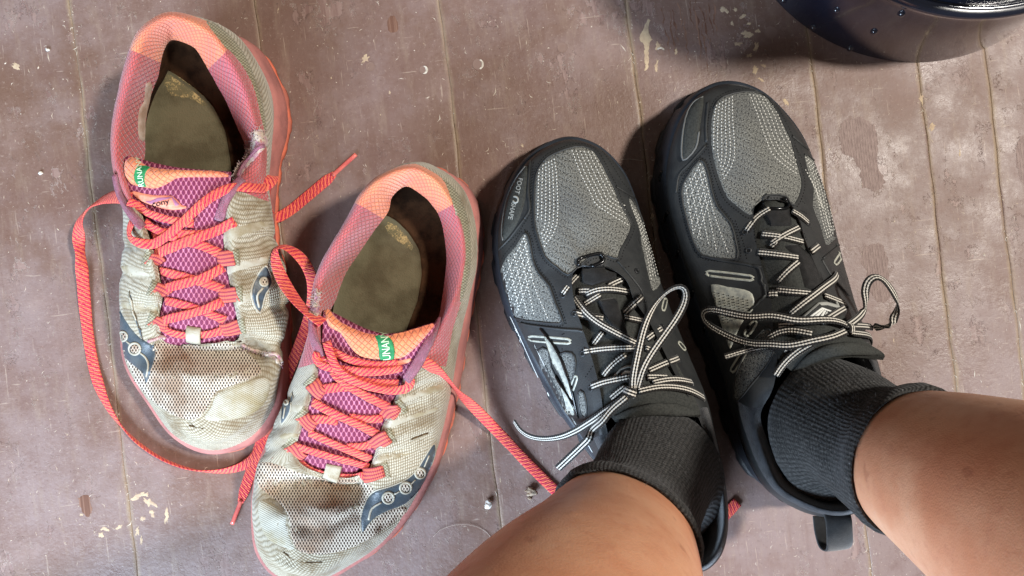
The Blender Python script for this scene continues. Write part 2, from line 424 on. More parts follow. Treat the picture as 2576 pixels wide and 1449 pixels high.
def gridnormals(g, closed):
    if closed: du = np.roll(g, -1, 1) - np.roll(g, 1, 1)
    else: du = np.gradient(g, axis=1)
    dv = np.gradient(g, axis=0)
    n = np.cross(du, dv); l = np.linalg.norm(n, axis=2, keepdims=True); l[l == 0] = 1
    return n / l
def plan_of(g):
    s = (H - g[..., 2]) / H * K
    return np.stack([1288 + g[..., 0] / s, 724.5 - g[..., 1] / s], -1)
def polydist(pts, line, closed=False):
    pts = np.asarray(pts, float); line = np.asarray(line, float)
    best = np.full(pts.shape[:-1], 1e9)
    n = len(line)
    for i in range(n if closed else n - 1):
        a, b = line[i], line[(i + 1) % n]; ab = b - a; L = max((ab ** 2).sum(), 1e-9)
        t = np.clip(((pts - a) @ ab) / L, 0, 1)
        d = np.linalg.norm(pts - (a + t[..., None] * ab), axis=-1)
        best = np.minimum(best, d)
    return best
def inside(pts, poly):
    pts = np.asarray(pts, float); poly = np.asarray(poly, float); r = np.zeros(len(pts), bool); n = len(poly)
    for i in range(n):
        x1, y1 = poly[i]; x2, y2 = poly[(i + 1) % n]
        if y1 == y2: continue
        c = ((y1 > pts[:, 1]) != (y2 > pts[:, 1])) & (pts[:, 0] < (x2 - x1) * (pts[:, 1] - y1) / (y2 - y1) + x1)
        r ^= c
    return r
CAM = Vector((0, 0, H))
class Surf:                                  # a surface that details are laid onto
    def __init__(s): s.v = []; s.f = []
    def add(s, g, closed):
        nv, nu = g.shape[:2]; b = len(s.v)
        s.v += [Vector(p) for p in g.reshape(-1, 3)]
        s.f += [tuple(i + b for i in q) for q in gridfaces(nv, nu, closed)]
    def add_raw(s, v, f):
        b = len(s.v); s.v += [Vector(p) for p in v]; s.f += [tuple(i + b for i in q) for q in f]
    def done(s): s.t = BVHTree.FromPolygons(s.v, s.f); return s
    def hit(s, x, y):
        d = (W(x, y, 0) - CAM).normalized()
        p, n, i, l = s.t.ray_cast(CAM, d)
        if p is None:
            p, n, i, l = s.t.find_nearest(W(x, y, 60))
            return p, (n if n.z >= 0 else -n)
        if n.dot(d) > 0: n = -n
        return p, n
    def at(s, x, y, mm):
        p, n = s.hit(x, y); return p + n * (mm * 0.001), n

def resample(poly, step, closed=True):
    out = []; n = len(poly)
    for i in range(n if closed else n - 1):
        a = np.array(poly[i][:2], float); b = np.array(poly[(i + 1) % n][:2], float)
        k = max(1, int(round(np.linalg.norm(b - a) / step)))
        for j in range(k): out.append(a + (b - a) * j / k)
    if not closed: out.append(np.array(poly[-1][:2], float))
    return np.array(out)
def patch(name, surf, poly, mm, mat, parent, edge=4.0, res=7.0, smooth=2, label=None, kind=None, dome=0.0, sink=-0.15, jag=0.0):
    """A panel laid on a surface: rises to mm above it within `edge` of its outline, plus an optional domed middle."""
    poly = [p[:2] for p in poly]
    b = spline(poly, smooth, True) if smooth > 1 else np.array(poly, float)
    b = resample(b, res * 0.7)
    if jag:
        for i in range(len(b)): b[i] += np.array([random.uniform(-jag, jag), random.uniform(-jag, jag)])
    lo = b.min(0); hi = b.max(0)
    gx, gy = np.meshgrid(np.arange(lo[0] + res / 2, hi[0], res), np.arange(lo[1] + res / 2, hi[1], res))
    q = np.stack([gx.ravel(), gy.ravel()], 1)
    # ring of points one edge-width in
    nb = len(b); t = np.roll(b, -1, 0) - np.roll(b, 1, 0); t /= np.maximum(np.linalg.norm(t, axis=1, keepdims=True), 1e-9)
    nn = np.stack([t[:, 1], -t[:, 0]], 1)
    area2 = (b[:, 0] * np.roll(b[:, 1], -1) - np.roll(b[:, 0], -1) * b[:, 1]).sum()
    if area2 > 0: nn = -nn
    parts = [q[polydist(q, b, True) > edge * 1.4]] if len(q) else []
    for fr_ in ((1.0, 0.5, 0.25) if edge > 5 else (1.0,)):
        c_ = b + nn * edge * fr_; c_ = c_[inside(c_, b)]
        if len(c_): parts.append(c_[polydist(c_, b, True) > edge * fr_ * 0.8])
    q = np.concatenate(parts) if parts else np.zeros((0, 2))
    if len(q): q = q[inside(q, b)]
    pts = [Vector(p) for p in b] + [Vector(p) for p in q]
    vo, eo, fo, ov, oe, of = delaunay_2d_cdt(pts, [], [list(range(nb))], 1, 1e-4)
    va = np.array([tuple(v) for v in vo]); d = polydist(va, b, True)
    dm = max(d.max(), 1e-6)
    h = sink + (mm - sink) * np.sqrt(np.clip(d / edge, 0, 1)) + dome * (1 - (1 - np.clip(d / dm, 0, 1)) ** 2)
    V = []
    for (x, y), hh in zip(va, h):
        p, n = surf.at(x, y, hh); V.append(p)
    F = []
    for f in fo:
        a = V[f[0]]; nrm = (V[f[1]] - a).cross(V[f[2]] - a)
        if max((V[f[i]] - V[f[i - 1]]).length for i in range(3)) > res * 0.0013: continue     # no skin across a fold
        F.append(tuple(f) if nrm.dot(CAM - a) > 0 else tuple(reversed(f)))
    return build(name, V, F, mat, parent, uvs=va * [K * 0.88, -K * 0.88], label=label, kind=kind)
def sweep(name, pts, ups, w, t, mat, parent, taper=0.0, sides=10, wfun=None, label=None, kind=None, flat=2.6, cap=True):
    """Flat band of width w and thickness t (m) along pts, its face turned to ups."""
    pts = np.asarray(pts, float); ups = np.asarray(ups, float); n = len(pts)
    tan = np.gradient(pts, axis=0); tan /= np.maximum(np.linalg.norm(tan, axis=1, keepdims=True), 1e-9)
    L = np.concatenate([[0], np.cumsum(np.linalg.norm(np.diff(pts, axis=0), axis=1))])
    V = []; U = []; F = []
    sec = []
    for k in range(sides + 1):
        a = 2 * math.pi * k / sides
        c, s_ = math.cos(a), math.sin(a)
        sec.append((math.copysign(abs(c) ** (2 / flat), c), math.copysign(abs(s_) ** (2 / flat), s_), abs(1 - a / math.pi) if a <= math.pi else abs(a / math.pi - 1)))
    for i in range(n):
        u = ups[i] - tan[i] * (ups[i] @ tan[i]); u /= max(np.linalg.norm(u), 1e-9)
        s_ = np.cross(tan[i], u)
        ww, tt = w, t
        if wfun: r = wfun(L[i] / max(L[-1], 1e-9)); ww *= r[0]; tt *= r[1]
        for (c, sn, uu) in sec:
            V.append(pts[i] + s_ * (c * ww / 2) + u * (sn * tt / 2)); U.append((c * 0.5 + 0.5, L[i]))
    m = sides + 1
    for i in range(n - 1):
        for k in range(sides):
            F.append((i * m + k, (i + 1) * m + k, (i + 1) * m + k + 1, i * m + k + 1))
    if cap:
        F.append(tuple(range(sides))); F.append(tuple((n - 1) * m + k for k in reversed(range(sides))))
    return build(name, V, F, mat, parent, uvs=U, label=label, kind=kind)
def lace(name, surf, path, w, t, mat, parent, seg=0.0018, twist=None, wfun=None, label=None, lift=True, step=14.0):
    """path entries: (x, y, mm above the surface) or (x, y, mm, 'z') for an absolute height; optional 5th: roll in degrees."""
    pts = []; ups = []; rolls = []
    if wfun is None and mat == 'lace_coral':            # a used lace pinches and spreads along its length
        k_ = path[0][0] * 0.37 + path[0][1] * 0.11
        wfun = lambda u: (1.0 + 0.16 * mnoise.noise(Vector((u * 7 + k_, k_, 0))) + 0.08 * mnoise.noise(Vector((u * 26, k_, 3))), 1.0)
    for i, e in enumerate(path):
        ab = len(e) > 3 and e[3] == 'z'; roll = e[4] if len(e) > 4 else 0.0
        if i and not ab and not (len(path[i - 1]) > 3 and path[i - 1][3] == 'z'):
            a = path[i - 1]; k = int(math.hypot(e[0] - a[0], e[1] - a[1]) / step)
            ra = a[4] if len(a) > 4 else 0.0
            for j in range(1, k):
                f = j / k
                p, n = surf.at(a[0] + (e[0] - a[0]) * f, a[1] + (e[1] - a[1]) * f, a[2] + (e[2] - a[2]) * f)
                pts.append(p); ups.append(n); rolls.append(ra + (roll - ra) * f)
        if ab: pts.append(W(e[0], e[1], e[2])); ups.append(Vector((0, 0, 1)))
        else:
            p, n = surf.at(e[0], e[1], e[2]); pts.append(p); ups.append(n)
        rolls.append(roll)
    a = np.array([list(p) + list(u) + [r] for p, u, r in zip(pts, ups, rolls)])
    # even out the little steps a draped band would bridge
    for it in range(2):
        b = a.copy(); b[1:-1, :6] = a[1:-1, :6] * 0.5 + (a[:-2, :6] + a[2:, :6]) * 0.25
        if lift: b[:, 2] = np.maximum(b[:, 2], a[:, 2] - 0.0006)
        a = b
    s = spline(a, 8)
    L = np.concatenate([[0], np.cumsum(np.linalg.norm(np.diff(s[:, :3], axis=0), axis=1))])
    q = np.linspace(0, L[-1], max(6, int(L[-1] / seg)))
    s = np.stack([np.interp(q, L, s[:, k]) for k in range(7)], 1)
    tan = np.gradient(s[:, :3], axis=0); tan /= np.maximum(np.linalg.norm(tan, axis=1, keepdims=True), 1e-9)
    up = s[:, 3:6]
    for i in range(len(s)):
        r = math.radians(s[i, 6])
        if abs(r) > 1e-4:
            sd = np.cross(tan[i], up[i]); up[i] = up[i] * math.cos(r) + sd * math.sin(r)
    return sweep(name, s[:, :3], up, w, t, mat, parent, wfun=wfun, label=label)
def floor_surf():
    s = Surf(); s.add_raw([(-2, -2, 0), (2, -2, 0), (2, 2, 0), (-2, 2, 0)], [(0, 1, 2, 3)]); return s.done()
def cord(name, pts, r, mat, parent, sides=6, label=None, kind=None):
    pts = np.asarray([tuple(p) for p in pts], float)
    return sweep(name, pts, np.tile(np.array([[0.05, 0.02, 1.0]]), (len(pts), 1)), 2 * r, 2 * r, mat, parent, sides=sides, flat=2.0, label=label, kind=kind)
def line_on(name, surf, path, r, mat, parent, mm=0.2, flat=1.0, closed=False, step=5.0, label=None, smooth=3):
    """A thin raised line (piping, print line) laid on a surface."""
    q = spline([p[:2] for p in path], smooth, closed) if smooth > 1 else np.array([p[:2] for p in path], float)
    if closed: q = np.concatenate([q, q[:1]])
    q = resample(q, step, False)
    pts = []; ups = []
    for x, y in q:
        p, n = surf.at(x, y, mm)
        if pts and name != 'lace_ring' and (p - pts[-1]).length > step * 0.0014: continue
        pts.append(p); ups.append(n)
    return sweep(name, pts, ups, 2 * r, 2 * r * flat, mat, parent, sides=6, flat=2.0, label=label)
def stitches(name, surf, lines, mat, parent, dash=6.0, gap=3.5, w=0.0009, mm=0.25, smooth=3):
    V = []; F = []
    for ln in lines:
        q = spline(ln, smooth) if smooth > 1 else np.array(ln, float)
        L = np.concatenate([[0], np.cumsum(np.linalg.norm(np.diff(q, axis=0), axis=1))]); s = 0.0
        while s + dash < L[-1]:
            a = [np.interp(s, L, q[:, k]) for k in (0, 1)]; b = [np.interp(s + dash, L, q[:, k]) for k in (0, 1)]
            pa, na = surf.at(a[0], a[1], -0.1); pb, nb = surf.at(b[0], b[1], -0.1)
            if (pb - pa).length < 0.006:
                t = (pb - pa).normalized(); sd = t.cross(na).normalized() * (w / 2); i0 = len(V)
                V.append(pa)
                for f in (0.22, 0.78):
                    c = pa.lerp(pb, f); up = na * (mm * 0.001 + 0.0001)
                    V += [c - sd, c - sd * 0.5 + up, c + sd * 0.5 + up, c + sd]
                V.append(pb)
                F += [(i0, i0 + 2, i0 + 1), (i0, i0 + 3, i0 + 2), (i0, i0 + 4, i0 + 3)]
                for k in range(3): F.append((i0 + 1 + k, i0 + 2 + k, i0 + 6 + k, i0 + 5 + k))
                F += [(i0 + 9, i0 + 5, i0 + 6), (i0 + 9, i0 + 6, i0 + 7), (i0 + 9, i0 + 7, i0 + 8)]
            s += dash + gap + random.uniform(-0.4, 0.4)
    return build(name, V, F, mat, parent, kind='stuff')
def text_on(name, surf, body, x, y, ang, size, mat, parent, mm=0.3, squash=1.0, arc=0.0, bold=0.0, label=None, spacing=1.0, shear=0.0):
    """Lettering laid on a surface: baseline starts at (x, y), runs at ang degrees (clockwise, plan), cap height ~0.7*size."""
    cu = bpy.data.curves.new(name, 'FONT'); cu.body = body; cu.size = 1.0; cu.offset = bold; cu.space_character = spacing; cu.shear = shear
    cu.resolution_u = 3
    ob = bpy.data.objects.new(name + '_outline', cu); col.objects.link(ob)
    bpy.context.view_layer.update()
    me = ob.to_mesh(); bm = bmesh.new(); bm.from_mesh(me); ob.to_mesh_clear()
    bpy.data.objects.remove(ob); bpy.data.curves.remove(cu)
    bmesh.ops.triangulate(bm, faces=bm.faces[:])
    for it in range(2):
        long = [e for e in bm.edges if e.calc_length() > 0.22]
        if long: bmesh.ops.subdivide_edges(bm, edges=long, cuts=1)
        bmesh.ops.triangulate(bm, faces=bm.faces[:])
    ca, sa = math.cos(math.radians(ang)), math.sin(math.radians(ang))
    V = []; bm.verts.index_update()
    for v in bm.verts:
        u, w_ = v.co.x * size * squash, v.co.y * size + arc * (v.co.x ** 2)
        px = x + u * ca + w_ * sa; py = y + u * sa - w_ * ca
        V.append(surf.at(px, py, mm)[0])
    F = [tuple(v.index for v in f.verts) for f in bm.faces]; bm.free()
    return build(name, V, F, mat, parent, smooth=False, label=label)
# ------------------------------------------------------------------ floor boards (structure)
def make_floor():
    fl = build('floor', [(-1.3, -1.3, -0.00035), (1.3, -1.3, -0.00035), (1.3, 1.3, -0.00035), (-1.3, 1.3, -0.00035)], [(0, 1, 2, 3)], 'seam_dust', smooth=False)
    tag(fl, kind='structure')
    seams = [-750, -290, 175, 640, 1105, 1575, 2022, 2290, 2462, 2930, 3390]
    lean = 0.118
    gaps = {1575: 1.0, 2290: 0.4}
    for i in range(len(seams) - 1):
        V = []; F = []; U = []
        ys = np.arange(-1500, 2960, 40.0)
        ph = random.uniform(0, 9)
        for y in ys:
            wob = lambda s: 1.6 * math.sin(y * 0.011 + s) + 1.1 * math.sin(y * 0.043 + 2 * s)
            xl = seams[i] + lean * y + gaps.get(seams[i], 0.25) + wob(seams[i]); xr = seams[i + 1] + lean * y - gaps.get(seams[i + 1], 0.25) + wob(seams[i + 1])
            for (x, z) in ((xl - 1, -12), (xl, -0.35), (xl + 2.5, -0.08), (xl + 9, 0), (xl + (xr - xl) * 0.33, 0), (xl + (xr - xl) * 0.67, 0), (xr - 9, 0), (xr - 2.5, -0.08), (xr, -0.35), (xr + 1, -12)):
                p = W(x, y, 0); V.append((p.x, p.y, z * 0.001)); U.append((min(x - xl, xr - x) * K, p.y))
        for j in range(len(ys) - 1):
            for k in range(9): F.append((j * 10 + k, (j + 1) * 10 + k, (j + 1) * 10 + k + 1, j * 10 + k + 1))
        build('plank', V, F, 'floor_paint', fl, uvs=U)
    return fl
FLOOR = make_floor()
FS = floor_surf()

# ------------------------------------------------------------------ shoes: ring-lofted uppers
NP, NQ = 6, 8
def upper_grid(rows, bulge=4.0, strokes=(), rough=0.35, seed=0):
    n = len(rows)
    p0 = np.array([W(*r[0]) for r in rows]); p2 = np.array([W(*r[1]) for r in rows])
    p3 = np.array([W(*r[2]) for r in rows]); p4 = np.array([W(*r[3]) for r in rows])
    t = np.roll(p0, -1, 0) - np.roll(p0, 1, 0); out = np.stack([-t[:, 1], t[:, 0], 0 * t[:, 0]], 1)
    out /= np.linalg.norm(out, axis=1, keepdims=True)
    p1 = p0 * 0.45 + p2 * 0.55 + out * bulge * 0.001
    p1[:, 2] = p0[:, 2] * 0.5 + p2[:, 2] * 0.5
    rings = [spline(p, NP, True) for p in (p0, p1, p2, p3, p4)]
    R = np.array(rings)                                       # 5, nu, 3
    g = np.stack([spline(R[:, i], NQ) for i in range(R.shape[1])], 1)
    nrm = -gridnormals(g, True)
    pl = plan_of(g)
    disp = np.zeros(g.shape[:2])
    for (line, w, d) in strokes:
        disp -= d * 0.001 * np.exp(-(polydist(pl, line) / w) ** 2)
    if rough:
        for j in range(g.shape[0]):
            for i in range(g.shape[1]):
                disp[j, i] += rough * 0.001 * mnoise.fractal(Vector(g[j, i]) * 55 + Vector((seed, 0, 0)), 0.7, 2.1, 4)
    fade = np.clip(np.arange(g.shape[0]) / 4, 0, 1)[:, None]
    g = g + nrm * (disp * fade)[..., None]
    return g
def grid_uv(g, toe=15, rows=True):
    du = np.linalg.norm(np.diff(np.concatenate([g, g[:, :1]], 1), axis=1), axis=2)
    if not rows: return np.stack([np.tile(np.concatenate([[0], np.cumsum(du[16])])[:-1][None], (g.shape[0], 1)), np.concatenate([np.zeros((1, g.shape[1])), np.cumsum(np.tile(np.linalg.norm(np.diff(g, axis=0), axis=2).mean(1, keepdims=True), (1, g.shape[1])), 0)], 0)], -1)
    for it in range(40):
        e = np.concatenate([du[:1], du, du[-1:]], 0); du = (e[:-2] + 2 * e[1:-1] + e[2:]) / 4; du = (np.roll(du, 1, 1) + 2 * du + np.roll(du, -1, 1)) / 4
    u = np.concatenate([np.zeros((g.shape[0], 1)), np.cumsum(du, 1)], 1)[:, :-1]
    u = u - u[:, [toe * NP]]
    dv = np.linalg.norm(np.diff(g, axis=0), axis=2)
    v = np.concatenate([np.zeros((1, g.shape[1])), np.cumsum(dv, 0)], 0)
    return np.stack([u, v], -1)
def part_of(name, g, uv, sel, mat, parent, **kw):
    """Cut the faces where sel(station, ring) holds out of the lofted upper as a part of their own."""
    nv, nu = g.shape[:2]; m = {}; V = []; U = []; F = []
    for j in range(nv - 1):
        for i in range(nu):
            if sel((i + 0.5) / NP, (j + 0.5) / NQ):
                i2 = (i + 1) % nu; q = []
                for (a, b, un) in ((j, i, i), (j + 1, i, i), (j + 1, i2, i + 1), (j, i2, i + 1)):
                    key = (a, b, un == nu)
                    if key not in m:
                        m[key] = len(V); V.append(g[a, b])
                        uu = uv[a, b].copy()
                        if un == nu: uu[0] = uv[a, nu - 1, 0] + np.linalg.norm(g[a, 0] - g[a, nu - 1])
                        U.append(uu)
                    q.append(m[key])
                F.append(q)
    return build(name, V, F, mat, parent, uvs=U, **kw)
def loop_out(g0):
    t = np.roll(g0, -1, 0) - np.roll(g0, 1, 0); o = np.stack([-t[:, 1], t[:, 0], 0 * t[:, 0]], 1)
    return o / np.maximum(np.linalg.norm(o, axis=1, keepdims=True), 1e-9)
def ring_wall(name, p0, prof, mat, parent, mod=None, closed_bottom=True):
    """Sole wall: prof is [(out mm, fraction of the joint height)], mod(k, i) adds mm to the outline."""
    o = loop_out(p0); n = len(p0); rings = []
    for k, (om, fz) in enumerate(prof):
        r = p0 + o * (om * 0.001)
        if mod: r = r + o * (np.array([mod(k, i) for i in range(n)]) * 0.001)[:, None]
        r[:, 2] = p0[:, 2] * fz if fz <= 1.5 else fz
        rings.append(r)
    g = np.array(rings)
    F = gridfaces(len(prof), n, True)
    V = list(g.reshape(-1, 3))
    if closed_bottom:
        V.append(g[-1].mean(0)); c = len(V) - 1; b = (len(prof) - 1) * n
        F += [(b + i, b + (i + 1) % n, c) for i in range(n)]
    L = np.concatenate([[0], np.cumsum(np.linalg.norm(np.diff(p0, axis=0), axis=1))])
    U = [(L[i], g[k, i, 2]) for k in range(len(prof)) for i in range(n)] + ([(0, 0)] if closed_bottom else [])
    return build(name, V, F, mat, parent, uvs=U)
def inner_shell(g, parent, lin_mat, sole_mat, zin=31, floor=None, inset=6):
    """Lining that drops from the rim to the footbed, and the footbed itself; floor is the footbed outline in plan."""
    p0 = g[0]; o = loop_out(p0); n = len(p0)
    rim = g[-1].copy()
    if floor is None:
        base = p0 - o * (inset * 0.001); base[:, 2] = zin * 0.001
    else:
        fl = np.array(floor, float); c = fl.mean(0); base = np.zeros_like(rim)
        rp = plan_of(p0); m = len(fl)
        for i in range(n):
            d = rp[i] - c; best = None
            for k in range(m):
                a_, b_ = fl[k] - c, fl[(k + 1) % m] - c; e = b_ - a_
                den = d[0] * e[1] - d[1] * e[0]
                if abs(den) < 1e-9: continue
                t = (a_[0] * e[1] - a_[1] * e[0]) / den; u = (a_[0] * d[1] - a_[1] * d[0]) / den
                if t > 0 and -1e-6 <= u <= 1 + 1e-6: best = t if best is None else min(best, t)
            q = c + d * (best or 0.5); base[i] = W(q[0], q[1], zin)
        for it in range(3): base = (np.roll(base, 1, 0) + base * 2 + np.roll(base, -1, 0)) / 4
    under = rim.copy(); under[:, 2] = np.minimum(rim[:, 2] - 0.004, np.maximum(zin * 0.001 + 0.004, rim[:, 2] - 0.016))
    under = under + o * (0.0025 if floor is None else 0.004)
    low = base.copy(); low[:, 2] -= 0.004
    gg = spline_rings([rim, under, under * 0.5 + base * 0.5 - [0, 0, 0.003], base, low])
    lo = build('lining', gg.reshape(-1, 3), gridfaces(gg.shape[0], n, True), lin_mat, parent)
    poly = [P(v) for v in base[::2]]
    s = Surf(); z = zin * 0.001; s.add_raw([(-2, -2, z), (2, -2, z), (2, 2, z), (-2, 2, z)], [(0, 1, 2, 3)]); s.done()
    return patch('insole', s, poly, 0.1, sole_mat, parent, edge=14, res=16, smooth=1, sink=1.0)
def spline_rings(rs, per=5):
    R = np.array(rs); return np.stack([spline(R[:, i], per) for i in range(R.shape[1])], 1)
def strip_grid(rows, na=5, nc=8, sag=0.0):
    R = np.array([[list(W(*p)) for p in r] for r in rows])
    a = np.stack([spline(R[:, k], na) for k in range(R.shape[1])], 1)
    return np.stack([spline(a[j], nc) for j in range(a.shape[0])], 0)
def strip_uv(g):
    return plan_of(g) * np.array([K * 0.87, -K * 0.87])

def fray(name, surf, pts, parent, n=60, ln=10.0, mat='frayed_fibre', r=0.00022, seed=1, spread=7.0):
    """Loose broken fibres along a torn edge: one tangle of short curled hairs."""
    rr = random.Random(seed); V = []; F = []
    q = resample(pts, 3.0, False)
    for k in range(n):
        x, y = q[rr.randrange(len(q))] + np.array([rr.gauss(0, spread * 0.5), rr.gauss(0, spread * 0.5)])
        a = rr.uniform(0, 6.28); c = []
        h = rr.uniform(0.1, 1.0)
        for m in range(4):
            p, nn = surf.at(x, y, h); c.append(p); x += math.cos(a) * ln / 4; y += math.sin(a) * ln / 4; a += rr.gauss(0, 0.7); h += rr.uniform(-0.3, 0.9)
        for m in range(3):
            t = (c[m + 1] - c[m]).normalized(); s1 = t.cross(Vector((0.3, 0.2, 1))).normalized() * r; s2 = t.cross(s1).normalized() * r; b = len(V)
            for e in (c[m], c[m + 1]): V += [e + s1, e - s1 * 0.5 + s2 * 0.87, e - s1 * 0.5 - s2 * 0.87]
            F += [(b, b + 1, b + 4, b + 3), (b + 1, b + 2, b + 5, b + 4), (b + 2, b, b + 3, b + 5)]
    return build(name, V, F, mat, parent, kind='stuff')

CL_W, CL_T = 0.0070, 0.0012                   # coral lace: width, thickness
def aglet(u, k=0.86):                         # lace that narrows to a bound tip
    return (0.42, 1.5) if u > k else (1.0, 1.0)

def pink_shoe(name, label, rows, collar, heel_u, strokes, tongue, bulge, seed, bed):
    c0 = np.mean([W(*r[0]) for r in rows], axis=0)
    root = empty(name, (c0[0], c0[1], 0)); tag(root, label, 'running shoe', 'worn coral running shoes')
    g = upper_grid(rows, bulge, strokes, 0.45, seed); uv = grid_uv(g); uvc = grid_uv(g, rows=False)
    n = len(rows)
    inc = lambda u: (u <= collar[0]) or (u >= collar[1])
    inh = lambda u: (u <= heel_u[0]) or (u >= heel_u[1])
    part_of('upper', g, uv, lambda u, v: not (inc(u) and v > 1.9), 'knit_grey', root)
    part_of('collar_lining', g, uvc, lambda u, v: inc(u) and v > 1.9 and not inh(u), 'quilt_pink', root)
    part_of('heel_lining', g, uvc, lambda u, v: inh(u) and v > 1.9, 'quilt_orange', root, label='orange quilted padding at the heel')
    inner_shell(g, root, 'lining_dark', 'insole', 33, bed)
    p0 = g[0]
    lug = lambda k, i: (0.0, 0.0, 0.15 * math.sin(i * 0.9), 0.0, 0.0, 0.0)[k] + 0.5 * math.sin(i * 0.21 + seed) * (k > 1)
    ring_wall('midsole', p0, [(-2, 1.06), (1.5, 1.0), (3.0, 0.8), (3.6, 0.5), (4.2, 0.3), (3.0, 0.22)], 'foam_coral', root, lug)
    tread = lambda k, i: (0.5 if (i // 3) % 2 else -0.4) if k in (0, 1, 2) else 0.0
    ring_wall('outsole', p0, [(2.0, 0.26), (4.4, 0.24), (4.4, 0.05), (2.0, 0.001)], 'rubber_orange', root, tread)
    tg = strip_grid(tongue)
    tobj = build('tongue', tg.reshape(-1, 3), gridfaces(tg.shape[0], tg.shape[1], False), 'tongue_net', root, uvs=strip_uv(tg).reshape(-1, 2))
    s = Surf(); s.add(g, True); s.add(tg, False); s.done()
    st = Surf(); st.add(tg, False); st.done()
    su = Surf(); su.add(g, True); su.done()
    return root, g, s, st, su, tobj

def z(r): return r
ROWS_A = [
 [(505,85,30),(440,30,82),(445,50,90),(440,100,62)], [(600,100,30),(532,62,78),(520,84,86),(492,122,60)],
 [(655,170,28),(592,128,72),(568,150,79),(530,186,56)], [(685,245,27),(634,218,66),(608,230,72),(570,258,50)],
 [(687,320,26),(658,308,63),(636,315,68),(600,328,46)], [(668,385,26),(668,385,62),(652,375,68),(618,385,48)],
 [(660,455,25),(668,460,58),(620,445,71),(592,440,60)], [(656,530,25),(676,530,56),(586,500,76),(566,510,72)],
 [(662,610,24),(690,610,50),(592,600,70),(564,610,66)], [(684,690,23),(716,690,42),(602,680,64),(574,690,60)],
 [(694,770,22),(722,770,38),(612,765,57),(588,765,53)], [(696,850,21),(706,850,37),(622,838,50),(600,842,47)],
 [(700,930,20),(690,920,38),(612,874,46),(562,858,46)], [(690,1020,20),(645,985,41),(562,895,47),(522,862,46)],
 [(632,1100,20),(592,1055,42),(512,905,47),(492,864,46)], [(535,1134,20),(524,1085,43),(482,905,47),(470,864,46)],
 [(440,1098,20),(450,1052,41),(450,898,47),(445,862,46)], [(374,1012,20),(395,977,39),(420,882,46),(415,855,46)],
 [(322,928,21),(346,895,38),(387,846,48),(405,840,47)], [(308,855,22),(320,835,40),(378,802,52),(400,805,50)],
 [(316,760,22),(308,752,47),(382,742,60),(408,745,57)], [(328,680,23),(308,672,51),(375,672,66),(398,675,62)],
 [(340,600,24),(312,600,55),(356,602,72),(378,605,68)], [(348,530,25),(308,525,61),(334,530,76),(358,540,72)],
 [(352,460,25),(290,455,67),(312,455,76),(338,460,60)], [(354,390,26),(279,385,67),(300,388,74),(364,395,42)],
 [(360,320,26),(281,315,69),(302,318,76),(364,330,42)], [(374,250,27),(294,240,72),(316,244,80),(374,260,46)],
 [(400,180,28),(312,165,77),(335,172,86),(398,190,52)], [(440,120,29),(340,88,81),(362,98,90),(410,132,58)],
 [(470,95,30),(385,44,83),(398,62,91),(422,108,60)]]
STROKES_A = [
 ([(415,872),(500,884),(580,892),(650,896)], 30, 14), ([(370,930),(440,945),(520,950),(610,935)], 16, -2.6), ([(500,1010),(600,990)], 40, -2), ([(520,960),(600,940)], 40, -2),
 ([(450,862),(540,866),(640,885)], 10, -2.5), ([(470,1068),(520,1076)], 6, 3),
 ([(305,690),(392,705)], 8, 2.6), ([(345,734),(396,742)], 9, -1.8), ([(352,774),(398,782)], 8, 2.8), ([(308,618),(375,640)], 8, 2.0),
 ([(605,622),(692,600)], 9, 2.4), ([(600,655),(690,640)], 10, -1.6), ([(612,705),(715,690)], 10, 2.8), ([(615,790),(730,770)], 10, 3.2), ([(610,742),(700,728)], 10, -1.6),
 ([(640,845),(720,872)], 9, 3.0), ([(640,560),(676,545)], 8, 1.6), ([(600,520),(650,505)], 8, 1.5)]
TONGUE_A = [
 [(322,392,64),(440,420,73),(578,432,66)], [(314,402,72),(440,425,81),(582,436,74)], [(318,450,73),(445,470,80),(578,470,74)],
 [(336,505,72),(450,520,77),(572,520,73)], [(362,600,63),(470,605,71),(578,605,64)], [(388,690,56),(485,690,64),(588,690,57)],
 [(392,780,48),(492,780,55),(604,775,49)], [(400,850,40),(495,850,42),(600,850,40)], [(410,868,34),(495,872,34),(590,868,34)]]
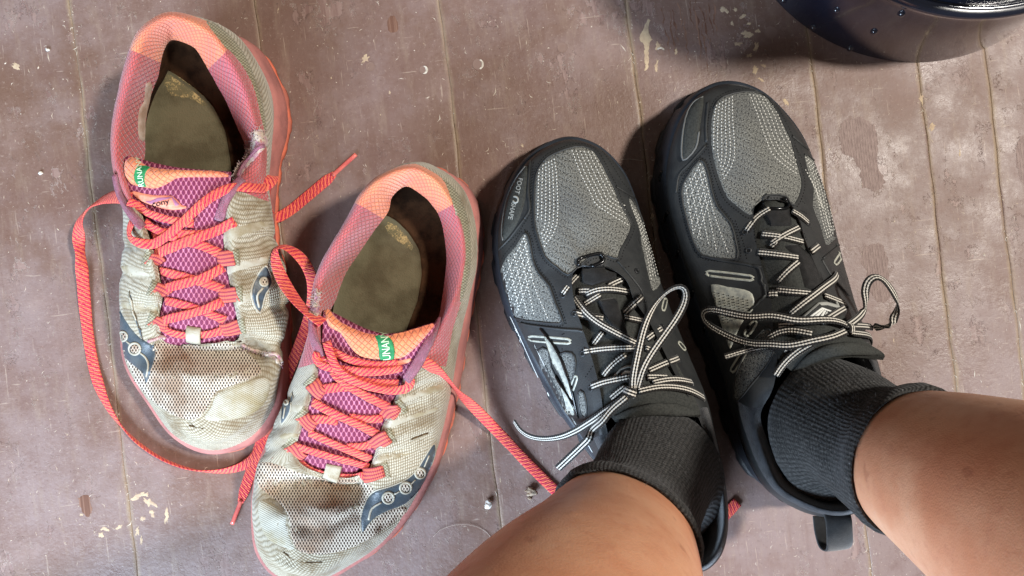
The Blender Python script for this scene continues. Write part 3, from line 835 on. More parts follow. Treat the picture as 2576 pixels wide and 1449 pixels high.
ROWS_B = [
 [(1060,422,30),(1032,414,78),(1030,430,85),(1022,470,58)], [(1115,435,30),(1085,433,76),(1078,447,82),(1060,490,56)],
 [(1165,475,29),(1125,467,72),(1112,482,78),(1085,512,54)], [(1190,535,28),(1158,530,68),(1142,538,73),(1108,550,50)],
 [(1197,600,27),(1178,600,64),(1158,602,69),(1120,605,47)], [(1193,665,26),(1178,668,63),(1158,668,68),(1123,668,47)],
 [(1180,730,26),(1165,735,63),(1145,735,69),(1114,735,50)], [(1165,800,25),(1144,800,62),(1120,800,71),(1102,800,57)],
 [(1152,870,25),(1126,875,60),(1084,872,75),(1066,866,68)], [(1142,945,24),(1112,945,56),(1046,938,74),(1026,932,70)],
 [(1128,1020,23),(1096,1020,50),(1014,1006,68),(994,1000,64)], [(1112,1090,23),(1074,1090,45),(988,1070,62),(966,1066,58)],
 [(1090,1160,22),(1050,1155,41),(968,1135,56),(944,1135,52)], [(1058,1228,21),(1012,1217,40),(947,1185,50),(927,1180,48)],
 [(1016,1300,20),(970,1275,40),(920,1222,47),(890,1200,46)], [(962,1365,20),(920,1333,41),(876,1240,47),(860,1203,46)],
 [(888,1418,20),(856,1388,42),(840,1244,47),(836,1200,46)], [(795,1462,20),(782,1424,43),(810,1238,47),(812,1194,46)],
 [(702,1452,20),(714,1402,43),(780,1228,47),(790,1186,46)], [(648,1388,20),(670,1342,41),(755,1207,47),(770,1176,46)],
 [(637,1290,20),(652,1262,41),(730,1180,48),(752,1160,47)], [(646,1200,21),(660,1182,42),(722,1140,50),(742,1136,49)],
 [(675,1120,22),(686,1107,47),(735,1090,57),(755,1090,54)], [(717,1040,23),(714,1030,51),(758,1020,63),(777,1020,60)],
 [(760,965,24),(742,950,56),(782,940,70),(802,938,66)], [(798,895,25),(764,882,61),(795,870,75),(815,868,68)],
 [(825,830,25),(779,815,66),(798,812,74),(818,810,60)], [(847,765,26),(783,745,68),(803,745,74),(845,752,44)],
 [(872,700,26),(799,680,70),(820,684,76),(866,695,42)], [(902,640,27),(831,618,73),(852,624,79),(900,642,46)],
 [(932,580,28),(869,555,76),(890,564,82),(938,585,50)], [(967,515,29),(904,490,78),(925,500,84),(975,535,52)],
 [(1007,455,30),(955,440,80),(968,455,86),(987,495,58)]]
STROKES_B = [
 ([(690,1232),(750,1226),(820,1228),(900,1246)], 28, 14), ([(700,1300),(770,1285),(850,1290)], 16, -2.4), ([(760,1330),(840,1312),(900,1296)], 14, 4), ([(730,1340),(800,1330)], 34, -2),
 ([(655,1210),(740,1206),(840,1212)], 9, -2.5), ([(700,1405),(760,1416)], 6, 3), ([(960,1330),(1010,1300)], 10, 3),
 ([(990,1040),(1060,1018)], 9, 2.4), ([(960,1100),(1085,1075)], 9, -1.6), ([(955,1150),(1015,1138)], 9, 3.0), ([(1020,985),(1110,965)], 9, 2.0),
 ([(690,1080),(755,1060)], 8, 2.4), ([(660,1140),(735,1112)], 9, 2.6), ([(720,1000),(780,990)], 8, 2)]
TONGUE_B = [
 [(821,778,64),(962,838,72),(1093,811,66)], [(814,786,72),(962,845,80),(1096,818,73)], [(812,830,73),(958,880,79),(1080,850,74)],
 [(806,890,72),(940,905,77),(1055,890,73)], [(795,950,65),(905,960,73),(1020,950,66)], [(770,1030,58),(875,1035,66),(990,1030,59)],
 [(748,1095,51),(850,1105,58),(960,1105,52)], [(738,1150,43),(838,1165,48),(940,1165,44)], [(750,1182,36),(830,1200,36),(920,1204,36)]]

# ---- the shoe at the far left
BED_A = [(408,165),(497,228),(537,266),(568,329),(580,397),(592,500),(580,700),(540,860),(470,880),(420,700),(376,500),(362,409),(366,337),(378,250),(392,190)]
BED_B = [(970,540),(997,555),(1029,586),(1056,630),(1062,690),(1050,760),(1028,815),(1000,900),(940,1040),(880,1180),(800,1180),(790,1060),(810,900),(838,790),(842,755),(862,700),(893,650),(934,592)]
A, gA, SA, TA, UA, tongueA = pink_shoe('running_shoe', 'worn grey and coral running shoe at far left with frayed torn collar', ROWS_A, (6.6, 23.4), (1.8, 28.5), STROKES_A, TONGUE_A, 3.0, 1.0, BED_A)
B, gB, SB, TB, UB, tongueB = pink_shoe('running_shoe', 'worn grey and coral running shoe beside the black shoes, green tag centred on tongue', ROWS_B, (8.6, 24.4), (2.7, 30.6), STROKES_B, TONGUE_B, 3.0, 4.0, BED_B)

# heel counter strips
patch('heel_panel', UA, cv(1, [(890,115),(930,125),(1010,180),(1100,270),(1180,400),(1240,560),(1275,700),(1290,830),(1268,820),(1230,650),(1190,520),(1120,400),(1050,320),(1030,310),(960,220),(915,160)]), 0.5, 'knit_sage', A, edge=4, res=8)
patch('heel_panel', UB, cv(3, [(1150,105),(1240,125),(1330,185),(1400,250),(1450,330),(1490,460),(1505,600),(1500,780),(1450,950),(1430,1000),(1440,850),(1465,700),(1460,560),(1430,440),(1405,420),(1380,330),(1340,220),(1260,150)]), 0.5, 'knit_sage', B, edge=4, res=8)

def lilac(root, surf, pts, w=0.0052):
    lace('collar_binding', surf, pts, w, 0.0034, 'quilt_lilac', root, label='faded lilac end of the collar binding')
lilac(A, SA, [(292,440,0.6),(304,485,1.4),(324,522,1.6),(346,552,1.6),(358,572,0.6)], 0.0056)
lilac(A, SA, [(610,452,0.8),(592,470,1.4),(576,500,1.8),(562,528,1.8),(552,552,1.0)], 0.0060)
lilac(B, SB, [(786,800,0.4),(790,832,1.4),(796,862,1.6),(806,888,1.2),(810,898,0.4)], 0.0058)
lilac(B, SB, [(1106,806,0.4),(1090,848,1.2),(1066,892,1.6),(1042,930,1.8),(1026,955,1.0)], 0.0064)

# tongues: padded orange top, woven tag, printed label
def tongue_top(tob, st, pad, tagpoly, txt, tx, ty, ang, size):
    p = patch('tongue_padding', st, pad, 2.2, 'quilt_orange', tob, edge=13, res=7, dome=1.0)
    return p
D = 11
pa = tongue_top(tongueA, TA, cv(D, [(40,440),(60,330),(150,262),(270,275),(360,360),(500,418),(800,455),(1300,470),(1650,490),(1800,550),(1780,585),(1500,592),(1000,592),(860,640),(760,700),(600,770),(480,775),(300,745),(150,700),(60,570)]), None, '', 0, 0, 0, 0)
pb = tongue_top(tongueB, TB, cv(3, [(592,1015),(625,1010),(700,1085),(850,1150),(1000,1165),(1150,1130),(1265,1095),(1270,1115),(1200,1200),(1120,1280),(1060,1310),(950,1318),(850,1310),(790,1280),(740,1220),(690,1150),(620,1110)]), None, '', 0, 0, 0, 0)
def on_pad(*objs):
    s = Surf()
    for o in objs:
        s.add_raw([tuple(v.co) for v in o.data.vertices], [tuple(p.vertices) for p in o.data.polygons])
    return s.done()
QA = on_pad(tongueA, pa); QB = on_pad(tongueB, pb)
ta = patch('woven_tag', QA, cv(D, [(200,540),(240,430),(330,385),(480,415),(425,470),(388,560),(388,680),(415,752),(285,735),(212,650)]), 0.5, 'tag_green', tongueA, edge=2, res=5)
tb = patch('woven_tag', QB, cv(3, [(905,1168),(960,1166),(1000,1180),(1025,1220),(1028,1312),(940,1318),(930,1260),(920,1200)]), 0.5, 'tag_green', tongueB, edge=2, res=5)
text_on('tag_lettering', on_pad(tongueA, pa, ta), 'RUNANY', *cv(D, [(372, 742)])[0], -97, 19, 'tag_ink', ta, 0.3, 0.95, bold=0.01)
text_on('tag_lettering', on_pad(tongueB, pb, tb), 'UNANYW', *cv(3, [(1006, 1316)])[0], -96, 28, 'tag_ink', tb, 0.3, 0.72, bold=0.01)
la = patch('printed_label', TA, cv(D, [(160,815),(330,850),(560,890),(850,900),(1000,1050),(1130,1080),(1060,1115),(860,1145),(640,1110),(420,1040),(250,950)]), 1.0, 'label_peach', tongueA, edge=4, res=5)
Q2 = on_pad(tongueA, la)
lb = patch('label_field', Q2, cv(D, [(370,985),(480,975),(600,925),(850,905),(985,1055),(880,1075),(700,1092),(470,1035)]), 0.3, 'label_mauve', la, edge=2, res=5, smooth=1)
Q3 = on_pad(tongueA, la, lb)
lc = patch('name_plate', Q3, cv(D, [(470,1035),(620,985),(835,930),(900,1075),(720,1090),(560,1072)]), 0.3, 'label_peach', la, edge=2, res=5, smooth=1)
text_on('label_lettering', on_pad(tongueA, la, lb, lc), 'cony', *cv(D, [(515, 1092)])[0], -13, 20, 'label_ink', la, 0.3, 1.15, bold=0.012)
lb2 = patch('printed_label', TB, cv(4, [(775,105),(900,120),(1050,112),(1130,95),(1140,112),(1060,140),(900,150),(800,130)]), 1.0, 'label_peach', tongueB, edge=3, res=5)

# toe boxes
def toe(root, surf, net, film, cap=None):
    patch('toe_mesh', surf, net, 0.35, 'toe_net', root, edge=3, res=7)
    patch('toe_overlay', surf, film, 0.3, 'film_ridged', root, edge=5, res=7)
toe(A, UA, cv(2, [(440,742),(560,705),(650,735),(820,712),(960,780),(1030,860),(990,905),(800,975),(760,1040),(700,1115),(620,1120),(540,1085),(450,1020),(370,930),(285,850),(290,800),(350,790)]),
    cv(2, [(800,985),(990,912),(1060,905),(1075,960),(1040,1050),(960,1105),(850,1128),(725,1128),(770,1050)]))
toe(B, UB, cv(4, [(150,760),(260,740),(420,800),(560,835),(720,840),(880,880),(900,960),(860,1050),(840,1150),(950,1060),(1090,1015),(1100,1060),(950,1170),(800,1260),(640,1310),(500,1315),(420,1280),(385,1200),(370,1080),(300,980),(190,900)]),
    cv(4, [(185,980),(280,1000),(355,1080),(375,1200),(420,1290),(330,1270),(240,1220),(190,1120)]))
for root, surf, k, strips in (
    (A, UA, 2, [[(805,165),(900,120),(1060,92),(1068,130),(950,160),(850,205)], [(840,330),(930,300),(1050,270),(1055,310),(930,345),(830,380)], [(845,510),(960,470),(1000,485),(900,540),(850,560)],
                [(300,320),(380,330),(480,400),(480,440),(370,395),(295,360)], [(300,510),(400,520),(520,540),(500,580),(380,560),(300,540)], [(650,740),(780,712),(920,760),(900,790),(780,755),(660,775)]]),
    (B, UB, 4, [[(985,380),(1100,330),(1330,250),(1330,300),(1180,340),(1040,400)], [(905,540),(960,490),(1140,440),(1290,400),(1290,430),(1100,490),(960,560)], [(890,720),(960,700),(1130,680),(1120,700),(1000,730),(900,760)],
                [(400,380),(500,400),(505,440),(390,430)], [(330,560),(430,560),(430,590),(320,600)], [(180,780),(330,770),(420,790),(380,810),(200,810)]])):
    for st_ in strips: patch('overlay_band', surf, cv(k, st_), 0.25, 'film_pale', root, edge=8, res=7)
# dark swoosh overlays with pale lines and rings
def swoosh(root, surf, k, poly, lines, rings):
    b = patch('curved_emblem', surf, cv(k, poly), 0.7, 'film_navy', root, edge=3, res=6)
    sq = on_pad(b); ss = Surf(); ss.v = surf.v + sq.v; ss.f = surf.f + [tuple(i + len(surf.v) for i in f) for f in sq.f]; ss.done()
    line_on('emblem_outline', ss, cv(k, poly), 0.0006, 'film_line', b, 0.15, 0.5, True)
    for l in lines: line_on('emblem_line', ss, cv(k, l), 0.0007, 'film_line', b, 0.2, 0.5)
    for (x, y, r) in rings:
        pts = [(x + r * math.cos(a), y + r * math.sin(a)) for a in np.linspace(0, 6.28, 13)[:-1]]
        d = patch('emblem_dot', ss, cv(k, [(x + (p[0] - x) * 0.8, y + (p[1] - y) * 0.8) for p in pts]), 0.3, 'toe_net', b, edge=1.5, res=4)
        line_on('emblem_ring', ss, cv(k, pts), 0.0008, 'film_line', b, 0.3, 0.5, True)
swoosh(A, UA, 2, [(276,470),(295,555),(345,640),(400,700),(468,738),(482,790),(460,860),(430,945),(412,885),(355,835),(292,775),(272,690),(268,560)],
       [[(276,590),(290,640)],[(325,715),(350,735)],[(395,775),(425,800),(440,840),(430,900)]], [(308,690,24),(370,755,30)])
swoosh(A, UA, 2, [(1045,325),(1070,360),(1082,415),(1050,470),(1035,520),(1020,570),(985,520),(975,450),(1000,385)], [[(1035,440),(1005,480),(1015,540)]], [(1040,408,20)])
swoosh(B, UB, 4, [(830,1185),(822,1080),(860,970),(910,920),(990,895),(1080,860),(1160,800),(1230,690),(1270,630),(1285,640),(1282,700),(1245,800),(1190,910),(1100,1000),(1000,1040),(920,1080),(870,1130)],
       [[(870,1100),(890,1030),(950,990)],[(1030,940),(1065,920)],[(1130,880),(1160,850)],[(1215,770),(1245,700)]], [(992,962,34),(1100,900,34),(1190,810,30)])
swoosh(B, UB, 4, [(350,310),(385,360),(380,430),(345,490),(325,500),(330,420),(335,360)], [[(352,400),(340,470)]], [(360,370,12)])

# lace loops: short stitched webbing folds
def webbing(root, surf, x0, y0, x1, y1, w=0.0098):
    """Fold of webbing standing at the throat edge from the stitched end (x0,y0) to the lace end (x1,y1)."""
    mx, my = (x0 + x1) / 2, (y0 + y1) / 2
    lace('lace_loop', surf, [(x0, y0, 0.3), (mx, my, 1.6), (x1, y1, 2.4), (x1 + (x1 - x0) * 0.12, y1 + (y1 - y0) * 0.12, 0.6)], w, 0.0016, 'loop_webbing', root, step=9)
    p = np.array([x0, y0]); d = np.array([x1 - x0, y1 - y0], float); d /= np.linalg.norm(d); q = np.array([-d[1], d[0]])
    patch('loop_tab', surf, [p - d * 14 - q * 22, p - d * 14 + q * 22, p + d * 5 + q * 20, p + d * 5 - q * 20], 0.7, 'knit_sage', root, edge=3, res=5, smooth=1)
for (x0, y0, x1, y1) in [(590,648,552,650), (598,740,556,742), (604,822,562,828), (374,650,404,660), (388,726,420,738), (384,806,420,818)]:
    webbing(A, SA, x0, y0, x1, y1)
for (x0, y0, x1, y1) in [(784,962,812,990), (760,1046,790,1072), (730,1120,762,1148), (1006,1024,972,1046), (978,1098,938,1116), (966,1184,922,1194)]:
    webbing(B, SB, x0, y0, x1, y1)
lace('lace_keeper', SA, [(488,822,0.2),(489,834,3.0),(490,846,3.2),(490,856,2.6)], 0.0092, 0.0010, 'film_pale', A, step=6)
lace('lace_keeper', SB, [(841,1170,0.2),(838,1182,3.0),(835,1193,3.2),(833,1202,2.6)], 0.0100, 0.0010, 'film_pale', B, step=6)

# lacing, shoe A
def lacing(root, surf, strands, w=0.0058):
    for s in strands: lace('shoelace_strand', surf, s, w, CL_T, 'lace_coral', root)
lacing(A, SA, [
 [(402,812,0.8),(424,834,1.6),(460,840,1.6),(490,841,1.4),(525,838,1.6),(570,826,1.4)],
 [(418,756,0.8),(470,766,1.0),(520,784,1.0),(566,804,1.0)], [(404,806,1.8),(450,792,2.8),(510,776,2.8),(560,756,1.8)],
 [(402,680,0.8),(450,692,1.0),(510,708,1.0),(562,726,1.0)], [(408,728,1.8),(450,714,2.8),(510,698,2.8),(562,670,1.8)],
 [(455,606,1.0),(500,612,1.0),(552,636,1.0)], [(392,640,1.6),(430,622,2.8),(490,598,3.0),(560,572,2.4),(590,556,0.8)],
 [(384,592,0.6),(420,582,1.4),(470,590,1.6),(520,588,1.8),(588,560,0.8)],
 [(360,560,1.5),(400,575,2.2),(450,600,2.2)]])
lace('shoelace_strand', SA, [(338,556,1.2),(330,572,2.6),(336,592,3.4),(356,612,4.0),(392,614,4.5),(424,596,5.0),(452,570,5.0),(486,534,4.6),(520,502,4.4),(556,482,4.2),(590,474,3.8),(630,472,2.6),(664,474,1.4)], 0.0056, 0.0013, 'lace_coral', A)
lace('shoelace_strand', SA, [(330,508,2.6),(360,524,3.0),(400,540,3.4),(440,552,3.4),(490,560,3.0)], 0.0050, 0.0013, 'lace_coral', A)
# free ends of A: over the right side to the floor, and the long one round the left side and toe
lace('shoelace_end', FS, [(640,478,63,'z'),(664,474,60,'z'),(688,456,58,'z',20),(697,438,52,'z',60),(690,436,36,'z',90),(676,470,22,'z',60),(668,540,8,'z',20),(676,580,2.2,'z'),(720,540,1.6,'z'),(780,486,1.6,'z'),(824,452,1.6,'z'),(842,437,1.6,'z')], CL_W * 1.05, CL_T, 'lace_coral', A, wfun=lambda u: (1.0, 1.0) if u < 0.95 else (1.0 - 9 * (u - 0.95), 1.0 + 4 * (u - 0.95)))
lace('aglet', FS, [(836,442,1.6,'z'),(862,418,1.6,'z'),(896,388,1.5,'z')], 0.0029, 0.0025, 'aglet_film', A)
lace('shoelace_end', FS, [(330,500,74,'z'),(305,490,66,'z'),(262,492,52,'z',30),(222,512,34,'z',60),(196,550,20,'z',30),(190,588,12,'z',-20),(206,630,7,'z',-70),(207,680,3.5,'z',-20),(212,770,1.5,'z',-10),(222,870,1.4,'z',-5),(238,970,1.4,'z',5),(270,1040,1.6,'z',40),(320,1105,2.6,'z',75),(400,1165,3.0,'z',80),(480,1192,3.0,'z',80),(550,1194,2.8,'z',60),(610,1180,2.6,'z',40),(640,1166,3.4,'z',20),(660,1130,2.4,'z'),(672,1095,2.0,'z')], CL_W * 1.12, CL_T, 'lace_coral', A)
lacing(B, SB, [
 [(748,1150,0.8),(772,1172,1.6),(806,1184,1.6),(838,1190,1.4),(870,1194,1.6),(918,1196,1.4)],
 [(872,1122,0.8),(910,1122,1.0),(938,1114,1.0)], [(752,1120,1.8),(800,1132,2.8),(860,1148,2.8),(930,1170,1.8)], [(780,1086,1.4),(830,1108,1.6),(890,1134,1.6),(932,1152,1.2)],
 [(778,1056,0.8),(800,1049,1.4),(850,1058,1.0)], [(878,1048,1.0),(920,1054,1.0),(962,1050,1.0)], [(788,1010,1.0),(840,1036,2.0),(900,1062,2.4),(952,1090,1.8)],
 [(805,980,0.8),(840,973,1.2),(880,970,1.2)], [(838,930,1.6),(870,960,2.8),(920,990,3.0),(975,1020,1.8)]])
lace('shoelace_strand', SB, [(798,885,0.8),(790,900,2.4),(806,912,3.4),(850,922,4.0),(910,930,4.0),(970,926,3.6),(1010,920,2.4)], 0.0052, 0.0013, 'lace_coral', B)
lace('shoelace_strand', SB, [(826,858,2.6),(838,886,4.4),(856,920,5.6),(890,948,5.6),(940,966,5.0),(990,976,4.0),(1020,980,3.0),(1036,968,2.2),(1032,952,0.6)], 0.0056, 0.0013, 'lace_coral', B)
lace('shoelace_strand', SB, [(800,895,1.6),(840,912,3.2),(880,942,3.4),(930,956,3.2),(1000,958,2.0)], 0.0048, 0.0013, 'lace_coral', B)
lace('shoelace_strand', SB, [(838,880,2.0),(880,902,2.4),(940,916,2.4),(1000,908,1.6)], 0.0048, 0.0013, 'lace_coral', B)
# free ends of B
lace('shoelace_end', FS, [(812,812,77,'z',40),(786,798,76,'z',60),(745,768,70,'z',50),(708,712,62,'z',20),(690,660,58,'z',-10),(682,628,56,'z',-40),(694,610,56,'z',-70),(722,616,56,'z',-60),(756,640,54,'z',-40),(778,668,50,'z',-40),(796,704,40,'z',-40),(800,760,24,'z',-40),(760,860,9,'z',-30),(712,960,3.0,'z'),(668,1080,1.8,'z'),(640,1160,2.2,'z'),(624,1206,1.6,'z'),(613,1240,1.6,'z'),(605,1264,1.6,'z')], CL_W * 1.05, CL_T, 'lace_coral', B, wfun=lambda u: (1.0, 1.0) if u < 0.97 else (1.0 - 15 * (u - 0.97), 1.0 + 6 * (u - 0.97)))
lace('aglet', FS, [(608,1256,1.6,'z'),(596,1288,1.6,'z'),(584,1318,1.5,'z')], 0.0029, 0.0025, 'aglet_film', B)
lace('shoelace_end', FS, [(1060,905,76,'z'),(1084,908,72,'z'),(1110,940,58,'z',30),(1140,975,36,'z',60),(1170,1000,20,'z',30),(1210,1045,6,'z',10),(1270,1100,1.8,'z'),(1340,1180,1.6,'z'),(1400,1245,1.6,'z'),(1500,1330,1.6,'z'),(1640,1390,1.6,'z'),(1760,1360,1.6,'z'),(1830,1300,1.6,'z'),(1856,1262,1.6,'z')], CL_W * 1.05, CL_T, 'lace_coral', B)

# tears and frayed edges
tear = cv(1, [(1235,820),(1225,880),(1190,920),(1150,980),(1110,1050),(1070,1110)])
patch('torn_foam', SA, cv(1, [(1205,830),(1240,815),(1290,870),(1290,920),(1230,990),(1180,1040),(1130,1110),(1070,1150),(1065,1110),(1110,1030),(1160,950),(1195,900)]), 1.2, 'frayed_fibre', A, edge=6, res=6, jag=2.5)
for off in (0, 14):
    line_on('torn_strand', SA, cv(1, [(1260 - off * 1.5, 925 + off),(1215 - off, 985 + off),(1165 - off, 1040 + off),(1120, 1110 + off)]), 0.0012, 'quilt_lilac', A, 1.6, 0.8)
fray('frayed_threads', SA, tear, A, 150, 16, seed=2, spread=10)
fray('frayed_threads', SA, cv(2, [(930,735),(1000,770),(1090,785),(1140,850)]), A, 90, 11, seed=3, spread=5)
line_on('torn_edge', SA, cv(2, [(925,730),(975,755),(1020,770),(1060,785),(1100,780),(1135,830),(1130,860)]), 0.0011, 'frayed_fibre', A, 0.6, 0.8)
line_on('torn_edge', SA, cv(2, [(440,715),(470,705),(510,690),(530,700)]), 0.0012, 'frayed_fibre', A, 0.5, 0.8)
fray('frayed_threads', SB, cv(3, [(545,890),(540,960),(520,1060)]), B, 120, 12, seed=5, spread=7)
patch('torn_foam', SB, cv(3, [(540,870),(560,880),(565,980),(560,1060),(535,1090),(515,1060),(520,960)]), 0.9, 'frayed_fibre', B, edge=5, res=6, jag=1.5)
line_on('torn_edge', SB, cv(4, [(340,1300),(400,1345),(480,1365),(580,1362)]), 0.0005, 'dirt_line', B, 0.0, 0.6)
line_on('torn_edge', UA, cv(2, [(630,1148),(680,1160),(725,1168)]), 0.0005, 'dirt_line', A, 0.0, 0.6)
line_on('torn_edge', SB, cv(4, [(1135,600),(1190,578),(1240,560)]), 0.0009, 'dirt_line', B, 0.0, 0.6)
patch('lining_patch', SA, cv(1, [(520,530),(565,535),(550,650),(525,760),(520,890),(480,880),(470,800),(480,690),(510,640)]), 0.6, 'lining_white', A, edge=4, res=7)

# worn fabric on the footbed under the heel
def bed_surf(zmm):
    q = Surf(); zz = zmm * 0.001; q.add_raw([(-2, -2, zz), (2, -2, zz), (2, 2, zz), (-2, 2, zz)], [(0, 1, 2, 3)]); return q.done()
BS = bed_surf(33.2)
patch('insole_wear', BS, cv(1, [(640,470),(700,465),(760,500),(830,550),(900,620),(930,660),(890,680),(840,640),(760,620),(690,600),(640,540)]), 0.15, 'insole_worn', A, edge=3, res=8, jag=3)
patch('insole_wear', BS, cv(3, [(985,470),(1040,480),(1100,540),(1150,600),(1140,640),(1080,600),(1020,560),(970,510)]), 0.15, 'insole_worn', B, edge=3, res=8, jag=3)
# ------------------------------------------------------------------ black trail shoes on the wearer's feet
ROWS_L = [
 [(1440,347,28),(1440,370,48),(1465,500,63),(1497,672,73)], [(1518,370,28),(1508,392,48),(1505,510,62),(1510,670,73)],
 [(1572,425,28),(1553,440,48),(1535,530,61),(1525,672,73)], [(1602,495,28),(1585,500,48),(1557,560,61),(1540,678,74)],
 [(1626,570,28),(1610,570,49),(1580,612,63),(1560,690,76)], [(1648,645,28),(1632,645,51),(1606,667,67),(1580,712,78)],
 [(1668,720,29),(1655,715,54),(1628,730,71),(1596,755,81)], [(1690,790,30),(1685,790,58),(1660,800,76),(1636,815,85)],
 [(1712,860,31),(1715,860,62),(1692,870,80),(1668,880,91)], [(1736,930,32),(1746,930,66),(1724,936,84),(1700,945,96)],
 [(1755,1000,32),(1776,1000,70),(1758,997,89),(1738,1010,96)], [(1772,1080,33),(1798,1080,74),(1788,1085,87),(1772,1090,82)],
 [(1788,1160,34),(1815,1165,76),(1804,1165,86),(1788,1165,72)], [(1798,1240,35),(1829,1245,80),(1818,1245,90),(1800,1245,72)],
 [(1798,1320,36),(1832,1328,85),(1819,1326,96),(1798,1318,72)], [(1780,1385,37),(1814,1398,90),(1798,1391,102),(1780,1378,74)],
 [(1738,1418,38),(1768,1438,92),(1757,1427,105),(1745,1405,75)], [(1690,1405,37),(1705,1430,90),(1705,1418,102),(1705,1390,75)],
 [(1640,1360,36),(1650,1385,86),(1655,1370,97),(1662,1345,75)], [(1600,1295,35),(1602,1308,80),(1612,1300,90),(1626,1285,74)],
 [(1556,1222,34),(1556,1230,76),(1570,1222,86),(1586,1212,75)], [(1510,1152,33),(1512,1156,73),(1527,1148,86),(1545,1140,80)],
 [(1458,1085,32),(1472,1080,71),(1497,1070,87),(1522,1060,91)], [(1410,1015,32),(1428,1006,67),(1468,990,85),(1510,985,94)],
 [(1370,945,31),(1390,935,63),(1440,915,81),(1490,905,89)], [(1335,880,31),(1355,870,60),(1415,850,77),(1470,840,85)],
 [(1303,815,30),(1320,805,57),(1395,790,74),(1450,780,81)], [(1275,745,29),(1292,735,55),(1375,730,70),(1440,730,78)],
 [(1258,670,28),(1276,665,53),(1365,680,67),(1440,695,76)], [(1254,595,28),(1273,595,51),(1360,625,66),(1448,678,75)],
 [(1267,525,28),(1286,530,50),(1370,580,65),(1462,670,74)], [(1292,460,28),(1311,470,49),(1385,545,64),(1472,668,74)],
 [(1328,405,28),(1343,420,48),(1405,520,63),(1480,670,73)], [(1380,366,28),(1389,386,48),(1432,505,63),(1488,671,73)]]
TONGUE_L = [
 [(1465,672,66),(1505,668,68),(1560,675,66)], [(1455,695,70),(1510,690,74),(1575,695,71)], [(1434,745,71),(1520,750,79),(1606,755,74)], [(1452,815,77),(1555,815,87),(1648,820,80)],
 [(1476,890,83),(1580,885,94),(1686,885,86)], [(1494,970,89),(1600,955,101),(1722,950,92)], [(1518,1025,93),(1632,1008,107),(1752,1012,96)],
 [(1540,1052,97),(1650,1028,111),(1762,1040,99)], [(1548,1062,92),(1652,1044,106),(1760,1050,95)]]
ROWS_R = [
 [(1862,209,28),(1862,233,48),(1895,350,63),(1942,502,73)], [(1933,234,28),(1924,256,48),(1930,365,62),(1957,502,73)],
 [(1988,286,28),(1971,300,48),(1965,385,61),(1972,505,73)], [(2028,346,28),(2009,352,48),(1990,415,61),(1986,512,73)],
 [(2058,415,28),(2041,418,48),(2012,460,62),(2002,530,75)], [(2083,485,28),(2068,485,50),(2034,515,65),(2014,560,77)],
 [(2100,555,29),(2088,555,53),(2050,575,70),(2026,605,80)], [(2113,625,30),(2108,625,57),(2074,635,75),(2046,655,84)],
 [(2127,695,31),(2128,695,61),(2098,705,80),(2072,715,89)], [(2143,765,32),(2150,765,65),(2122,770,84),(2096,780,94)],
 [(2162,835,32),(2178,835,70),(2156,838,89),(2136,850,96)], [(2182,905,33),(2208,910,74),(2196,910,90),(2176,915,86)],
 [(2196,985,34),(2227,990,76),(2214,990,88),(2192,990,72)], [(2203,1065,35),(2237,1075,80),(2224,1073,90),(2200,1070,72)],
 [(2201,1145,36),(2235,1160,85),(2222,1156,96),(2196,1145,72)], [(2180,1218,37),(2211,1240,90),(2198,1232,102),(2172,1215,74)],
 [(2136,1262,38),(2155,1290,92),(2148,1277,105),(2130,1255,75)], [(2080,1274,37),(2088,1301,88),(2090,1284,100),(2080,1262,75)],
 [(2010,1260,36),(2018,1284,82),(2022,1262,93),(2027,1240,72)], [(1945,1218,35),(1940,1236,75),(1960,1222,86),(1978,1208,70)],
 [(1902,1158,34),(1894,1168,70),(1926,1160,82),(1948,1150,70)], [(1874,1088,33),(1867,1098,67),(1901,1095,81),(1924,1090,73)],
 [(1852,1018,32),(1846,1024,65),(1886,1045,82),(1914,1040,82)], [(1830,948,32),(1832,948,63),(1884,978,82),(1944,978,91)],
 [(1803,880,31),(1812,878,62),(1882,890,79),(1955,905,94)], [(1775,805,31),(1790,803,59),(1870,810,76),(1945,825,91)],
 [(1750,730,30),(1765,728,57),(1855,730,73),(1938,745,86)], [(1724,655,29),(1739,653,55),(1835,655,70),(1915,665,81)],
 [(1700,580,28),(1716,578,53),(1818,590,67),(1900,600,78)], [(1682,505,28),(1700,505,51),(1805,535,65),(1895,550,76)],
 [(1678,430,28),(1698,433,50),(1800,475,64),(1898,520,75)], [(1692,355,28),(1711,360,50),(1808,430,63),(1908,507,74)],
 [(1717,290,28),(1736,300,49),(1822,392,63),(1918,503,73)], [(1757,242,28),(1771,256,48),(1845,365,63),(1926,502,73)],
 [(1806,214,28),(1813,236,48),(1870,350,63),(1934,502,73)]]
TONGUE_R = [
 [(1915,502,66),(1950,498,68),(1990,508,66)], [(1908,524,70),(1950,520,74),(2000,530,71)], [(1888,578,72),(1965,580,80),(2036,592,75)], [(1906,655,77),(1985,655,88),(2054,662,80)],
 [(1928,740,83),(2015,735,95),(2092,732,86)], [(1934,820,88),(2045,800,102),(2122,792,92)], [(1948,890,93),(2085,850,108),(2165,850,97)],
 [(1995,938,94),(2112,880,111),(2222,888,94)], [(2004,956,86),(2114,902,104),(2222,906,86)]]
